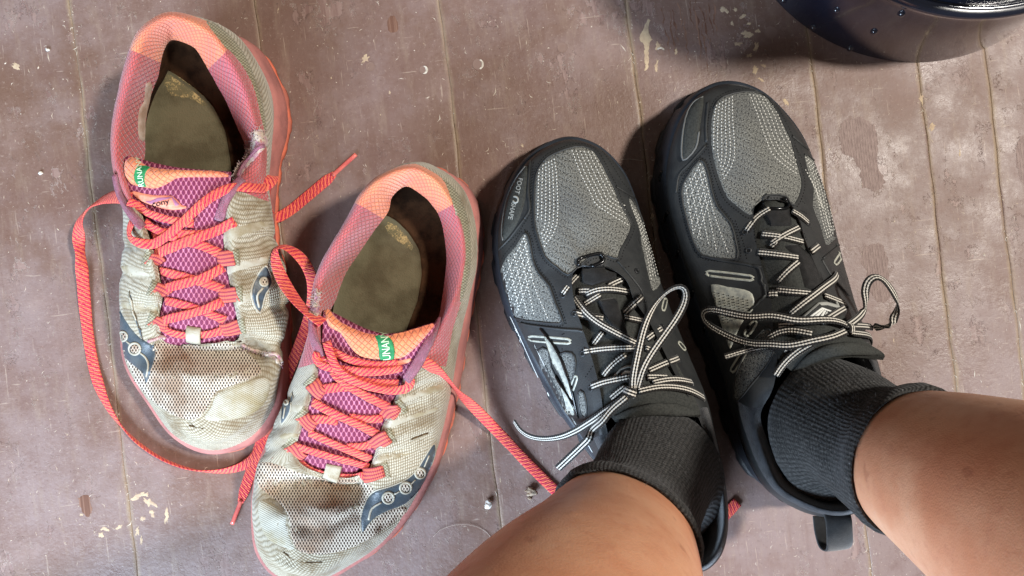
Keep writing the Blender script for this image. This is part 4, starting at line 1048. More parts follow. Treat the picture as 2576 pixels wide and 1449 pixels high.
def black_shoe(name, label, rows, tongue, collar, seed):
    rows = [[(r[0][0] - (12 if 1 <= i <= 13 else 0), r[0][1] + (4 if i in (0, 1, 2) else 0), r[0][2])] + list(r[1:]) for i, r in enumerate(rows)]
    c0 = np.mean([W(*r[0]) for r in rows], axis=0)
    root = empty(name, (c0[0], c0[1], 0)); tag(root, label, 'trail shoe', 'black trail shoes on the feet')
    g = upper_grid(rows, 2.5, (), 0.12, seed); uv = grid_uv(g, 0)
    inc = lambda u: collar[0] <= u <= collar[1]
    part_of('upper', g, uv, lambda u, v: not (inc(u) and v > 2.4), 'black_synthetic', root)
    part_of('collar_lining', g, uv, lambda u, v: inc(u) and v > 2.4, 'black_lining', root)
    inner_shell(g, root, 'black_lining', 'black_lining', 40)
    p0 = g[0]
    notch = lambda k, i: (-1.4 if (k in (3, 4) and i % 13 in (0, 1)) else 0.0)
    ring_wall('midsole', p0, [(-2, 1.04), (1.2, 1.02), (2.6, 0.9), (3.6, 0.62), (4.6, 0.36), (4.0, 0.24)], 'black_foam', root, notch)
    tread = lambda k, i: (0.9 if (i // 5) % 2 else -0.7) if k in (0, 1, 2) else 0.0
    ring_wall('outsole', p0, [(2.2, 0.27), (4.8, 0.25), (5.2, 0.05), (2.0, 0.001)], 'black_rubber', root, tread)
    tg = strip_grid(tongue)
    tob = build('tongue', tg.reshape(-1, 3), gridfaces(tg.shape[0], tg.shape[1], False), 'black_tongue', root, uvs=strip_uv(tg).reshape(-1, 2))
    s = Surf(); s.add(g, True); s.add(tg, False); s.done()
    su = Surf(); su.add(g, True); su.done()
    st = Surf(); st.add(tg, False); st.done()
    o = loop_out(p0); w = []
    for om, fz in [(-2, 1.04), (1.2, 1.02), (2.6, 0.9), (3.6, 0.62), (4.6, 0.36), (4.0, 0.24)]:
        r = p0 + o * om * .001; r[:, 2] = p0[:, 2] * fz; w.append(r)
    sm = Surf(); sm.add(np.array(w), True); sm.done()
    return root, g, s, su, st, tob, sm
BL, gL, SL, UL, TL, tongueL, ML = black_shoe('trail_shoe', 'black and grey trail shoe on the left foot, nearer the coral pair', ROWS_L, TONGUE_L, (10.4, 21.6), 2.0)
BR, gR, SR, UR, TR, tongueR, MR = black_shoe('trail_shoe', 'black and grey trail shoe on the right foot, with heel pull loop', ROWS_R, TONGUE_R, (10.4, 22.4), 5.0)

def panel(root, surf, k, poly, mat='mesh_charcoal', mm=0.25, pipe=0.0006, smooth=2):
    q = cv(k, poly); p = patch('mesh_panel', surf, q, mm, mat, root, edge=2.5, res=7, smooth=smooth)
    line_on('panel_edge', surf, q, pipe, 'black_synthetic', p, 0.35, 0.9, True, smooth=max(smooth, 1))
    return p
def off_lines(poly, d):                                       # a line set off outward from a closed outline
    b = spline(poly, 3, True); t = np.roll(b, -1, 0) - np.roll(b, 1, 0); t /= np.maximum(np.linalg.norm(t, axis=1, keepdims=True), 1e-9)
    nn = np.stack([t[:, 1], -t[:, 0]], 1)
    if (b[:, 0] * np.roll(b[:, 1], -1) - np.roll(b[:, 0], -1) * b[:, 1]).sum() < 0: nn = -nn
    q = b + nn * d
    return np.concatenate([q, q[:1]])
def bar(root, surf, k, x0, y0, x1, y1, w):
    """Long rounded outline of reflective print."""
    a = np.array([x0, y0], float); b = np.array([x1, y1], float); d = (b - a) / np.linalg.norm(b - a); n = np.array([-d[1], d[0]]) * w
    pts = [a + n, b + n, b + d * w * 0.9, b - n, a - n, a - d * w * 0.9]
    line_on('reflective_bar', surf, cv(k, pts), 0.0007, 'reflective_grey', root, 0.15, 0.4, True, smooth=2)

# -- left shoe panels
M1 = [(455,250),(520,200),(650,155),(740,165),(795,215),(860,340),(900,420),(925,490),(965,570),(1000,640),(980,710),(935,790),(915,850),(850,830),(760,830),(670,900),(610,950),(540,900),(470,840),(425,720),(402,620),(400,450),(412,330)]
M2 = [(340,685),(372,745),(390,850),(430,940),(495,1020),(530,1120),(570,1215),(560,1250),(430,1240),(285,1215),(240,1140),(205,1030),(182,945),(220,845),(285,765)]
M3 = [(985,465),(1030,520),(1080,640),(1130,760),(1165,900),(1185,1000),(1135,1050),(1112,980),(1065,770),(1045,640),(1000,540)]
pL1 = panel(BL, UL, 5, M1); pL2 = panel(BL, UL, 5, M2); pL3 = panel(BL, UL, 5, M3)
for q in ([(230,245),(285,240),(300,330),(350,430),(372,540),(330,565),(290,470),(250,380)], [(350,262),(410,258),(432,310),(415,395),(395,405),(365,330)], [(445,470),(475,470),(492,560),(480,600),(455,570)]):
    panel(BL, UL, 7, q)
wl = []
for i in range(6): wl.append(cv(5, [(522 - 17 * i, 225 + 9 * i), (537 - 22 * i, 330), (540 - 24 * i, 630 - 4 * i)] + ([(452 - 4 * i, 785 - 28 * i)] if i < 4 else [])))
for i in range(6): wl.append(cv(5, [(632 + 25 * i, 172 + 2 * i), (690 + 27 * i, 325 - 3 * i), (752 + 24 * i, 445 - 8 * i), (795 + 22 * i, 520 - 11 * i)] + ([(985 - 5 * i, 640 - 30 * i)] if i < 5 else [])))
for i in range(6): wl.append(cv(5, [(344 + 8 * i, 700 + 48 * i), (205 + 16 * i, 985 + 42 * i)]))
for i in range(4): wl.append(cv(5, [(205 + 34 * i, 890 - 38 * i), (262 + 46 * i, 1175 + 12 * i)]))
wl += [cv(5, [(335, 715), (390, 990), (490, 1235)])]
for i in range(4): wl.append(cv(5, [(1000 + 22 * i, 510 + 30 * i), (1085 + 16 * i, 760 + 20 * i), (1125 + 14 * i, 980 - 10 * i)]))
onL = Surf(); onL.add(gL, True)
for p in (pL1, pL2, pL3): onL.add_raw([tuple(v.co) for v in p.data.vertices], [tuple(f.vertices) for f in p.data.polygons])
onL.done()
stitches('white_stitching', onL, wl, 'thread_white', BL, dash=5.2, gap=3.2, w=0.0007, smooth=3)
bl = [off_lines(cv(5, M1), 8), off_lines(cv(5, M2), 7), cv(5, [(290,1235),(440,1262),(590,1280),(720,1300)]), cv(5, [(515,1020),(560,1130),(600,1260)]), cv(5, [(395,250),(375,420),(380,560),(300,690),(180,800)]), cv(5, [(800,150),(880,260),(950,380),(1010,440)]), cv(7, [(330,410),(360,560)]), cv(7, [(500,180),(540,300),(480,390)]), cv(5, [(760,1010),(900,985),(930,960)]), cv(5, [(740,1040),(900,1010)])]
stitches('black_stitching', UL, bl, 'thread_black', BL, dash=4.5, gap=3.0, w=0.0009, mm=0.15, smooth=1)
# pod with lettering, bars, blade emblem
def pod(root, surf, k, poly, line):
    p = patch('toe_pod', surf, cv(k, poly), 1.2, 'black_tongue', root, edge=7, res=6, dome=0.6)
    line_on('pod_edge', surf, cv(k, line), 0.0006, 'pod_grey', p, 1.0, 0.6)
    return p
podL = pod(BL, UL, 5, [(362,268),(352,420),(330,540),(290,640),(215,738),(203,690),(225,540),(262,420),(310,330)], [(350,280),(290,360),(240,470),(212,600),(205,690),(212,735)])
SP = on_pad(podL)
text_on('pod_lettering', SP, 'FOOT', *cv(5, [(303,345)])[0], 103, 16, 'print_grey', podL, 0.25, 0.95, bold=0.015)
text_on('pod_lettering', SP, 'SHAPE', *cv(5, [(262,498)])[0], 103, 16, 'print_grey', podL, 0.25, 0.95, bold=0.015)
line_on('foot_mark', SP, cv(5, [(272,462),(290,466),(300,480),(294,498),(278,500),(268,488)]), 0.0006, 'print_grey', podL, 0.25, 0.5)
podR = pod(BR, UR, 6, [(350,132),(342,220),(328,310),(310,395),(246,458),(240,370),(258,240),(305,155)], [(350,135),(300,165),(262,240),(242,360),(248,455),(310,395),(328,310)])
bar(BL, UL, 5, 385, 1343, 605, 1360, 14)
bar(BL, UL, 7, 430, 390, 410, 450, 9); bar(BL, UL, 7, 382, 570, 372, 640, 8)
bar(BL, UL, 5, 1213, 1105, 1200, 1160, 10); bar(BL, UL, 7, 985, 205, 1010, 235, 7)
em = patch('blade_emblem', UL, cv(12, [(345,510),(380,570),(440,650),(500,760),(560,880),(610,1010),(650,1160),(690,1330),(720,1440),(690,1380),(640,1230),(580,1080),(520,960),(470,890),(430,760),(390,640)]), 0.8, 'reflective_silver', BL, edge=2, res=5, smooth=1)
patch('blade_emblem', UL, cv(12, [(520,1060),(560,1110),(620,1200),(670,1300),(690,1420),(655,1400),(620,1390),(590,1260),(555,1150)]), 0.8, 'reflective_silver', BL, edge=2, res=5, smooth=1)
line_on('emblem_edge', UL, cv(12, [(340,505),(430,615),(505,720),(575,860),(630,1010),(680,1200),(730,1430)]), 0.0010, 'black_gloss', em, 0.5, 0.8)
line_on('emblem_edge', UL, cv(12, [(505,1000),(560,1090),(630,1190),(690,1310)]), 0.0010, 'black_gloss', em, 1.0, 0.6)
# print along the left midsole wall
WL = Surf(); WL.v = UL.v + ML.v; WL.f = UL.f + [tuple(i + len(UL.v) for i in f) for f in ML.f]; WL.done()
for q in ([(95,100),(135,170),(140,215),(120,170)], [(140,225),(170,280),(205,360),(230,420),(200,380),(165,310)], [(225,425),(265,455),(245,450)], [(255,468),(280,465),(290,490),(268,500)], [(270,505),(292,498),(318,545),(300,550)], [(288,560),(325,556),(345,610),(325,640),(315,600)], [(330,645),(352,660),(362,690),(348,690)], [(395,770),(415,790),(435,850),(425,850)]):
    patch('sole_print', WL, cv(7, q), 0.35, 'print_white', BL, edge=1.0, res=4, smooth=1)
line_on('sole_print', WL, cv(7, [(80,60),(130,165),(190,300),(250,430),(310,560),(370,690),(430,840)]), 0.0005, 'print_white', BL, 0.2, 0.5)

# -- right shoe panels
N1 = [(402,190),(450,132),(560,105),(650,118),(702,172),(752,262),(792,345),(815,430),(842,525),(850,585),(832,650),(800,690),(770,640),(700,630),(650,645),(620,700),(585,735),(520,690),(470,645),(432,560),(395,430),(386,300)]
N2 = [(332,452),(368,505),(390,600),(420,690),(488,775),(515,870),(522,955),(440,955),(345,938),(300,870),(262,745),(238,625),(262,545)]
N3 = [(862,425),(910,455),(968,535),(1008,650),(1046,810),(1005,870),(972,885),(942,785),(905,690),(910,605),(885,520)]
pR1 = panel(BR, UR, 6, N1); pR2 = panel(BR, UR, 6, N2); pR3 = panel(BR, UR, 6, N3)
panel(BR, UR, 8, [(420,130),(460,150),(470,250),(430,330),(350,430),(270,520),(258,430),(290,320),(340,220)])
wl = []
for i in range(6): wl.append(cv(6, [(496 - 16 * i, 125 + 9 * i), (498 - 19 * i, 250), (506 - 21 * i, 440 - 6 * i)] + ([(445 - 3 * i, 560 - 24 * i)] if i < 5 else [])))
for i in range(6): wl.append(cv(6, [(584 + 18 * i, 115 + 3 * i), (630 + 20 * i, 235 - 2 * i), (668 + 20 * i, 345 - 4 * i), (715 + 18 * i, 440 - 12 * i)] + ([(835 - 3 * i, 530 - 24 * i)] if i < 5 else [])))
for i in range(6): wl.append(cv(6, [(335 + 8 * i, 470 + 38 * i), (245 + 14 * i, 640 + 44 * i)]))
for i in range(4): wl.append(cv(6, [(255 + 24 * i, 565 - 22 * i), (300 + 38 * i, 840 + 24 * i)]))
wl += [cv(6, [(345, 490), (400, 720), (480, 940)])]
for i in range(6): wl.append(cv(6, [(868 + 13 * i, 435 + 10 * i), (915 + 14 * i, 560 + 8 * i), (950 + 14 * i, 740 + 6 * i), (985 + 8 * i, 860 - 8 * i)]))
onR = Surf(); onR.add(gR, True)
for p in (pR1, pR2, pR3): onR.add_raw([tuple(v.co) for v in p.data.vertices], [tuple(f.vertices) for f in p.data.polygons])
onR.done()
stitches('white_stitching', onR, wl, 'thread_white', BR, dash=5.2, gap=3.2, w=0.0007, smooth=3)
bl = [off_lines(cv(6, N1), 8), off_lines(cv(6, N2), 7), cv(6, [(350,945),(500,965),(640,1000),(700,1020)]), cv(6, [(510,760),(555,880),(570,960)]), cv(6, [(375,170),(362,300),(365,400),(230,540)]), cv(6, [(700,130),(780,230),(860,340),(930,420)]), cv(6, [(700,770),(780,765),(790,780)]), cv(6, [(640,770),(720,960)])]
stitches('black_stitching', UR, bl, 'thread_black', BR, dash=4.5, gap=3.0, w=0.0009, mm=0.15, smooth=1)
bar(BR, UR, 6, 380, 1030, 585, 1054, 12); bar(BR, UR, 6, 1025, 975, 1060, 925, 10)
bar(BR, UR, 13, 500, 960, 580, 850, 26); bar(BR, UR, 13, 360, 1330, 500, 1120, 24)
sv = patch('reflective_patch', UR, cv(13, [(128,445),(300,470),(480,500),(560,545),(580,640),(560,720),(470,820),(380,1000),(330,1120),(280,1000),(200,760),(160,600)]), 0.5, 'reflective_silver', BR, edge=2, res=6)
stitches('patch_stitching', UR, [cv(13, [(165 + 50 * i, 520 + 12 * i), (230 + 42 * i, 900 - 20 * i)]) for i in range(8)], 'thread_black', sv, dash=3.5, gap=3.5, w=0.0010, mm=0.9, smooth=1)

# eyelets, lace ring, webbing keeper, tongue badge
def eyelet(root, surf, x, y, r=5.2):
    p, n = surf.at(x, y, 0.2); e1 = n.orthogonal().normalized(); e2 = n.cross(e1)
    pts = [p + (e1 * math.cos(a) + e2 * math.sin(a)) * r * K for a in np.linspace(0, 2 * math.pi, 13)]
    pts = np.array([tuple(q) for q in pts])
    sweep('eyelet', pts, np.tile(np.array(n), (13, 1)), .0011, .0011, 'black_rubber', root, sides=6, flat=2.0, cap=False)
    V = [p + n * 0.0003] + [p + n * 0.0003 + (e1 * math.cos(a) + e2 * math.sin(a)) * r * K * 0.8 for a in np.linspace(0, 2 * math.pi, 12, endpoint=False)]
    build('eyelet_hole', V, [(0, 1 + i, 1 + (i + 1) % 12) for i in range(12)], 'thread_black', root)
for (x, y) in [(1417,742),(1445,789),(1466,889),(1486,977),(1602,682),(1616,742),(1666,822),(1708,902),(1737,958)]: eyelet(BL, UL, x, y)
for (x, y) in [(1874,584),(1909,637),(1932,738),(1953,822),(2032,562),(2058,618),(2104,695),(2130,769)]: eyelet(BR, UR, x, y)
def lace_ring(root, surf, k, cx, cy, a, rx, ry, tab):
    ca, sa = math.cos(a), math.sin(a); q = []
    for t in np.linspace(0, 2 * math.pi, 25):
        c, s_ = math.cos(t), math.sin(t); u = math.copysign(abs(c) ** 0.6, c) * rx; v = math.copysign(abs(s_) ** 0.6, s_) * ry
        q.append((cx + u * ca - v * sa, cy + u * sa + v * ca))
    line_on('lace_ring', surf, cv(k, q), 0.0011, 'black_gloss', root, 1.8, 1.0, smooth=1, step=3.0)
    patch('ring_tab', surf, cv(k, tab), 1.6, 'black_webbing', root, edge=4, res=5, smooth=1)
lace_ring(BL, SL, 5, 748, 865, -0.28, 78, 34, [(690,915),(830,880),(845,925),(930,940),(880,985),(760,1020),(700,1000)])
lace_ring(BR, SR, 6, 714, 682, 0.03, 60, 27, [(690,700),(785,700),(790,730),(800,790),(690,790),(665,735)])
patch('lace_keeper', SL, cv(12, [(930,215),(1100,190),(1140,240),(1190,400),(1250,560),(1260,620),(1210,640),(1080,500),(990,370)]), 2.2, 'black_webbing', BL, edge=5, res=6, smooth=1)
patch('lace_keeper', SR, cv(13, [(870,40),(1020,30),(1110,110),(1190,190),(1260,330),(1290,440),(1180,510),(1100,480),(1060,330),(1020,180)]), 2.2, 'black_webbing', BR, edge=5, res=6, smooth=1)
bd = patch('tongue_badge', TR, cv(13, [(1060,800),(1240,640),(1330,635),(1520,690),(1330,830),(1200,850)]), 1.0, 'black_synthetic', tongueR, edge=3, res=6, smooth=1)
BQ = on_pad(tongueR, bd)
line_on('badge_frame', BQ, cv(13, [(1075,795),(1245,648),(1330,645),(1505,692),(1330,815)]), 0.0012, 'print_grey', bd, 0.2, 0.5, smooth=1)
line_on('badge_line', BQ, cv(13, [(1125,810),(1280,695),(1420,745)]), 0.0006, 'print_white', bd, 0.3, 0.5, smooth=1)
for q in ([(1160,805),(1290,700),(1310,705),(1215,815)], [(1235,820),(1300,715),(1330,715),(1275,815)], [(1290,805),(1325,730),(1345,725),(1340,790)], [(1365,775),(1350,735),(1395,745),(1410,765)]):
    patch('badge_mark', BQ, cv(13, q), 0.3, 'print_white', bd, edge=1.0, res=4, smooth=1)
bd2 = patch('tongue_badge', TL, cv(12, [(1100,1010),(1170,930),(1230,900),(1290,900),(1290,1020),(1180,1030)]), 0.8, 'black_synthetic', tongueL, edge=3, res=6, smooth=1)
line_on('badge_frame', on_pad(tongueL, bd2), cv(12, [(1110,1010),(1170,935),(1235,905),(1290,905)]), 0.0012, 'print_grey', bd2, 0.2, 0.5, smooth=1)
line_on('badge_line', on_pad(tongueL, bd2), cv(12, [(1180,1000),(1220,960),(1285,965)]), 0.0007, 'print_white', bd2, 0.3, 0.5, smooth=1)
# tongue top edges
for (root, tob, pts) in ((BL, TL, [(1548,1050),(1600,1036),(1650,1028),(1700,1030),(1758,1040)]), (BR, TR, [(1996,936),(2040,900),(2090,880),(2140,876),(2180,880),(2212,888)])):
    lace('tongue_edge', tob, [(x, y, 0.3) for x, y in pts], 0.0075, 0.0036, 'black_tongue', root, step=12, wfun=lambda u: (max(0.25, math.sin(math.pi * min(max(u, 0.04), 0.96)) ** 0.5),) * 2)

# -- laces
BW, BT = 0.0047, 0.0013
def blace(root, surf, p, w=BW, label=None): lace('shoelace_strand', surf, p, w, BT, 'lace_black', root, seg=0.0014, label=label)
def S12(p): return [(a[0], a[1]) + tuple(q[2:]) for a, q in zip(cv(12, [(e[0], e[1]) for e in p]), p)]
def S13(p): return [(a[0], a[1]) + tuple(q[2:]) for a, q in zip(cv(13, [(e[0], e[1]) for e in p]), p)]
for p in ([(572,150,0.2),(600,95,1.4),(680,20,2.2),(735,-20,2.4)], [(735,125,0.9),(830,110,1.2),(900,130,1.4)], [(820,160,1.0),(930,110,2.4),(1080,110,2.6),(1250,135,1.2)], [(800,265,1.0),(880,215,1.4),(960,165,1.2)], [(1040,75,1.2),(1110,35,1.4),(1185,5,1.2)],
          [(700,350,0.2),(770,375,1.2),(860,395,1.6),(990,410,1.2)], [(1205,405,1.4),(1290,420,1.6),(1390,440,1.0)], [(1205,360,1.2),(1290,270,2.0),(1385,180,0.3)],
          [(690,190,0.4),(770,290,3.2),(880,410,4.0),(1020,510,4.0),(1150,590,4.0),(1300,690,4.4)], [(895,680,0.8),(950,610,1.4),(995,550,1.2)], [(790,750,0.2),(900,735,1.8),(1100,722,2.4),(1310,728,3.0)],
          [(1000,1000,0.8),(1090,890,1.8),(1220,790,1.6)], [(870,1115,0.2),(980,1075,1.8),(1120,1050,2.6),(1265,1030,3.0)], [(1080,1230,1.0),(1150,1170,1.6),(1225,1120,1.6)], [(1435,625,1.2),(1500,570,2.0),(1590,510,0.3)],
          [(1455,955,1.4),(1600,890,2.0),(1760,820,0.4)], [(1440,1025,1.8),(1540,1020,2.0),(1640,1025,1.2)], [(1490,1090,2.2),(1620,1055,2.6),(1780,1050,2.0),(1900,1070,0.4)], [(1360,1175,3.4),(1520,1140,3.4),(1700,1135,3.0),(1880,1160,2.4),(2020,1230,0.6)],
          [(1420,720,1.4),(1490,745,1.2)]):
    blace(BL, SL, S12(p))
lp = [(1300,1130,106),(1290,1060,109),(1310,960,110),(1345,820,110),(1370,680,109),(1400,540,107),(1440,430,105),(1480,320,103),(1540,220,102),(1620,130,102),(1720,70,103),(1800,52,104),(1850,85,105),(1868,170,106),(1840,270,107),(1760,400,108),(1640,560,109),(1520,720,110),(1430,840,110),(1390,940,110),(1365,1040,109),(1340,1130,106)]
rl = [0,0,0,0,0,0,10,30,50,60,60,60,50,40,30,20,20,10,0,0,0,0]
blace(BL, SL, [(q[0], q[1], e[2], 'z', r) for q, e, r in zip(cv(12, [(e[0], e[1]) for e in lp]), lp, rl)], label='standing loop of the bow')
blace(BL, SL, [(1590,990,4.4),(1570,1010,4.6),(1546,1030,4.6),(1510,1044,4.0),(1478,1064,84,'z'),(1448,1087,76,'z'),(1415,1106,66,'z',-15),(1370,1108,56,'z',-30),(1322,1102,46,'z',-35),(1308,1090,43,'z',-50),(1293,1059,40,'z',-60)], label='loose tip of the lace')
blace(BL, SL, [(1584,1000,5.0),(1560,1022,5.0),(1530,1052,5.0),(1500,1085,92,'z'),(1470,1116,86,'z'),(1438,1146,78,'z'),(1404,1178,70,'z')], 0.0050, label='flat end of the lace')
def knot(root, surf, x, y, a):
    ca, sa = math.cos(a), math.sin(a)
    blace(root, surf, [(x - 14 * ca, y - 14 * sa, 3.5), (x - 6 * ca, y - 6 * sa, 7.0), (x + 6 * ca, y + 6 * sa, 7.0), (x + 14 * ca, y + 14 * sa, 3.5)], 0.0052, label='knot of the bow')
knot(BL, SL, 1590, 988, 0.45); knot(BR, SR, 2124, 834, 1.0)
for p in ([(760,60,0.6),(790,30,0.8),(810,10,0.8)], [(620,115,0.2),(720,125,1.6),(860,155,2.2),(1010,185,2.0)], [(835,420,0.8),(900,340,1.8),(1020,225,1.8)], [(1160,115,1.2),(1245,50,0.3)], [(730,550,0.3),(790,545,1.2),(830,550,1.2)], [(820,505,0.9),(960,525,1.4),(1160,555,1.6)], [(1290,575,1.6),(1400,610,1.4),(1510,650,0.6)],
          [(975,760,2.4),(1100,650,3.4),(1250,510,3.8),(1400,390,3.0),(1425,345,0.8)], [(1270,860,2.6),(1380,780,2.6),(1500,700,1.0)], [(840,880,0.4),(900,860,1.4),(1000,880,1.8)], [(740,1000,1.2),(860,940,2.2),(1000,920,2.6),(1180,965,3.0)],
          [(1540,985,3.4),(1700,985,3.0),(1850,990,2.2),(1920,1020,0.6)], [(900,1130,2.0),(930,1110,2.6),(1000,1070,3.0)]):
    blace(BR, SR, S13(p))
for p in ([(1878,580,0.2),(1890,562,1.4),(1912,544,2.2),(1938,530,2.6)], [(1986,536,2.6),(2010,544,1.6),(2032,560,0.3)], [(1918,590,1.0),(1960,596,1.4),(2017,610,1.0)], [(1943,613,1.0),(1970,594,1.8),(2007,574,1.0)]):
    blace(BR, SR, p)
blace(BR, SR, S13([(1500,920,4),(1420,890,6),(1250,860,7),(1080,850,8),(900,800,10),(780,800,10),(640,810,10),(480,760,10),(330,720,10),(200,680,9),(130,690,8),(115,730,7.5),(150,820,7),(260,910,7),(420,1000,7),(600,1060,7.5),(850,1085,8),(1050,1075,8),(1200,1040,7),(1380,1040,6),(1470,980,4.5)]), label='left loop of the bow')
blace(BR, SR, S13([(1480,930,4.5),(1530,880,6),(1620,770,8)]) + [(a[0], a[1], h, 'z', r) for a, h, r in zip(cv(13, [(1690,640),(1720,500),(1740,420),(1790,370),(1850,350),(1920,370),(1980,470),(2050,570),(2090,650),(2080,720),(2020,800),(1960,870)]), [96,98,99,100,100,100,98,96,94,92,92,92], [0,-10,-20,-30,-40,-40,-30,-30,-60,-110,-150,-170])] + S13([(1800,905,3.4),(1600,905,4.5),(1510,920,4.0)]), label='right loop of the bow')
blace(BR, SR, S13([(1000,1090,6),(850,1080,4)]) + [(a[0], a[1], h, 'z', -35) for a, h in zip(cv(13, [(640,1085),(520,1120),(400,1155),(270,1195)]), [86, 85, 83, 82])], label='short end of the lace')
blace(BR, SR, S13([(1200,1060,4.5),(1100,1100,4)]) + [(a[0], a[1], h, 'z') for a, h in zip(cv(13, [(1000,1160),(910,1230),(850,1300),(800,1390)]), [103, 100, 97, 95])], label='flat end of the lace')
# heel pull loop
hp = [W(2104,1288,94), W(2110,1312,96), W(2112,1345,94), W(2112,1372,88), W(2104,1382,80), W(2090,1370,72), W(2080,1335,66), W(2076,1300,62)]
sp_ = spline(np.array([tuple(p) for p in hp]), 6); tn = np.gradient(sp_, axis=0); sd = np.array([1.0, 0.12, 0.0])
sweep('heel_loop', sp_, np.cross(np.tile(sd, (len(sp_), 1)), tn), 0.0150, 0.0016, 'black_webbing', BR)

# moulded notches along the visible midsole wall of the right shoe
WR = Surf(); WR.v = UR.v + MR.v; WR.f = UR.f + [tuple(i + len(UR.v) for i in f) for f in MR.f]; WR.done()
for q in ([(128,560),(140,510)], [(150,770),(170,715)], [(214,950),(234,890)], [(290,1150),(308,1095)], [(352,1330),(368,1270)]):
    line_on('sole_notch', WR, cv(6, [q[0], ((q[0][0] + q[1][0]) / 2 - 3, (q[0][1] + q[1][1]) / 2), q[1]]), 0.0013, 'black_gloss', BR, 0.3, 0.7)
line_on('sole_groove', WR, cv(8, [(215,430),(235,600),(262,780),(300,920),(380,1020),(500,1090),(640,1125)]), 0.0007, 'black_gloss', BR, 0.1, 0.6)
line_on('sole_groove', WR, cv(8, [(228,700),(255,860),(320,980),(440,1060),(560,1110)]), 0.0006, 'black_gloss', BR, 0.1, 0.6)

# raised edges of the sewn-on overlays
for surf, root, k, q in ((UL, BL, 12, [(60,420),(200,468),(400,497),(600,520),(780,540),(850,640),(930,860),(800,1010),(850,1110),(835,1300)]),
                         (UL, BL, 5, [(340,600),(250,720),(175,800),(150,860)]), (UL, BL, 5, [(375,240),(362,420),(372,540),(340,600)]), (UL, BL, 5, [(915,860),(1000,960),(1060,1040),(1090,1120)]),
                         (UR, BR, 13, [(20,150),(250,200),(500,240),(740,310),(800,420),(890,600),(850,680),(760,760)]), (UR, BR, 6, [(360,380),(280,470),(225,530),(210,620)]), (UR, BR, 6, [(372,160),(362,280),(366,360)]),
                         (UR, BR, 13, [(1290,180),(1400,90),(1480,20)]), (UR, BR, 13, [(1280,190),(1360,330),(1450,450),(1560,560)]), (UR, BR, 6, [(800,330),(870,390),(930,430)]), (UL, BL, 5, [(905,400),(970,440),(1020,470)])):
    line_on('overlay_edge', surf, cv(k, q), 0.0008, 'black_synthetic', root, 0.25, 0.8)
# ------------------------------------------------------------------ the wearer: bare legs in dark socks
def tube(spine, nseg=36, per=6):
    a = spline(np.array(spine), per)
    tan = np.gradient(a[:, :3], axis=0); tan /= np.linalg.norm(tan, axis=1, keepdims=True)
    rings = []; e1 = np.array([1.0, 0, 0])
    for i in range(len(a)):
        e1 = e1 - tan[i] * (e1 @ tan[i]); e1 /= np.linalg.norm(e1); e2 = np.cross(tan[i], e1)
        rings.append([a[i, :3] + (e1 * math.cos(t) + e2 * math.sin(t)) * a[i, 3] for t in np.linspace(0, 2 * math.pi, nseg, endpoint=False)])
    return np.array(rings), a, tan
LEG_L = [(.084,-.114,.080,.014),(.076,-.114,.105,.018),(.064,-.119,.130,.028),(.0535,-.1225,.15,.0360),(.039,-.127,.2,.043),(.018,-.132,.265,.051),(-.010,-.150,.34,.056),(-.030,-.175,.42,.055),(-.040,-.215,.475,.058),(-.042,-.30,.49,.066),(-.020,-.42,.47,.076),(.02,-.56,.44,.088)]
LEG_R = [(.190,-.094,.080,.014),(.194,-.091,.105,.018),(.198,-.088,.130,.029),(.201,-.087,.15,.0366),(.206,-.090,.2,.044),(.213,-.098,.265,.052),(.220,-.115,.34,.057),(.226,-.145,.42,.055),(.230,-.190,.475,.058),(.226,-.29,.49,.066),(.205,-.42,.47,.076),(.17,-.56,.44,.088)]
def make_person():
    root = empty('person', (.13, -.1, 0)); tag(root, 'seated person in short dark socks and bare lower legs, feet in black shoes', 'person')
    V = []; F = []
    for sp in (LEG_L, LEG_R):
        r, a, t = tube(sp); n = r.shape[1]; b = len(V); V += list(r.reshape(-1, 3))
        F += [tuple(i + b for i in q) for q in gridfaces(r.shape[0], n, True)]
        V.append(a[0, :3]); F += [(b + (i + 1) % n, b + i, len(V) - 1) for i in range(n)]
        e = b + (r.shape[0] - 1) * n; V.append(a[-1, :3]); F += [(e + i, e + (i + 1) % n, len(V) - 1) for i in range(n)]
    # pelvis between the thighs, so the body is one surface
    r, a, t = tube([(-.06,-.60,.44,.075),(.02,-.61,.45,.105),(.095,-.61,.46,.115),(.17,-.61,.45,.105),(.25,-.60,.44,.075)]); b = len(V); n = r.shape[1]; V += list(r.reshape(-1, 3))
    F += [tuple(i + b for i in q) for q in gridfaces(r.shape[0], n, True)]
    for idx, rev in ((0, True), (r.shape[0] - 1, False)):
        e = b + idx * n; V.append(r[idx].mean(0)); F += [((e + (i + 1) % n, e + i) if rev else (e + i, e + (i + 1) % n)) + (len(V) - 1,) for i in range(n)]
    o = build('body', V, F, 'skin', root)
    m = o.modifiers.new('one_surface', 'REMESH'); m.mode = 'VOXEL'; m.voxel_size = 0.0045; m.use_smooth_shade = True
    m2 = o.modifiers.new('soften', 'SMOOTH'); m2.iterations = 6; m2.factor = 0.5
    V = []; F = []
    for sp in (LEG_L, LEG_R):
        pts = [(p[0], p[1], p[2], p[3] + .014) for p in sp[-3:]]
        r, a, t = tube(pts); b = len(V); n = r.shape[1]; V += list(r.reshape(-1, 3)); F += [tuple(i + b for i in q) for q in gridfaces(r.shape[0], n, True)]
    r, a, t = tube([(-.08,-.60,.44,.085),(.02,-.61,.45,.118),(.095,-.61,.46,.128),(.17,-.61,.45,.118),(.27,-.60,.44,.085)]); b = len(V); n = r.shape[1]; V += list(r.reshape(-1, 3)); F += [tuple(i + b for i in q) for q in gridfaces(r.shape[0], n, True)]
    build('shorts', V, F, 'shorts_cloth', root)
    return root
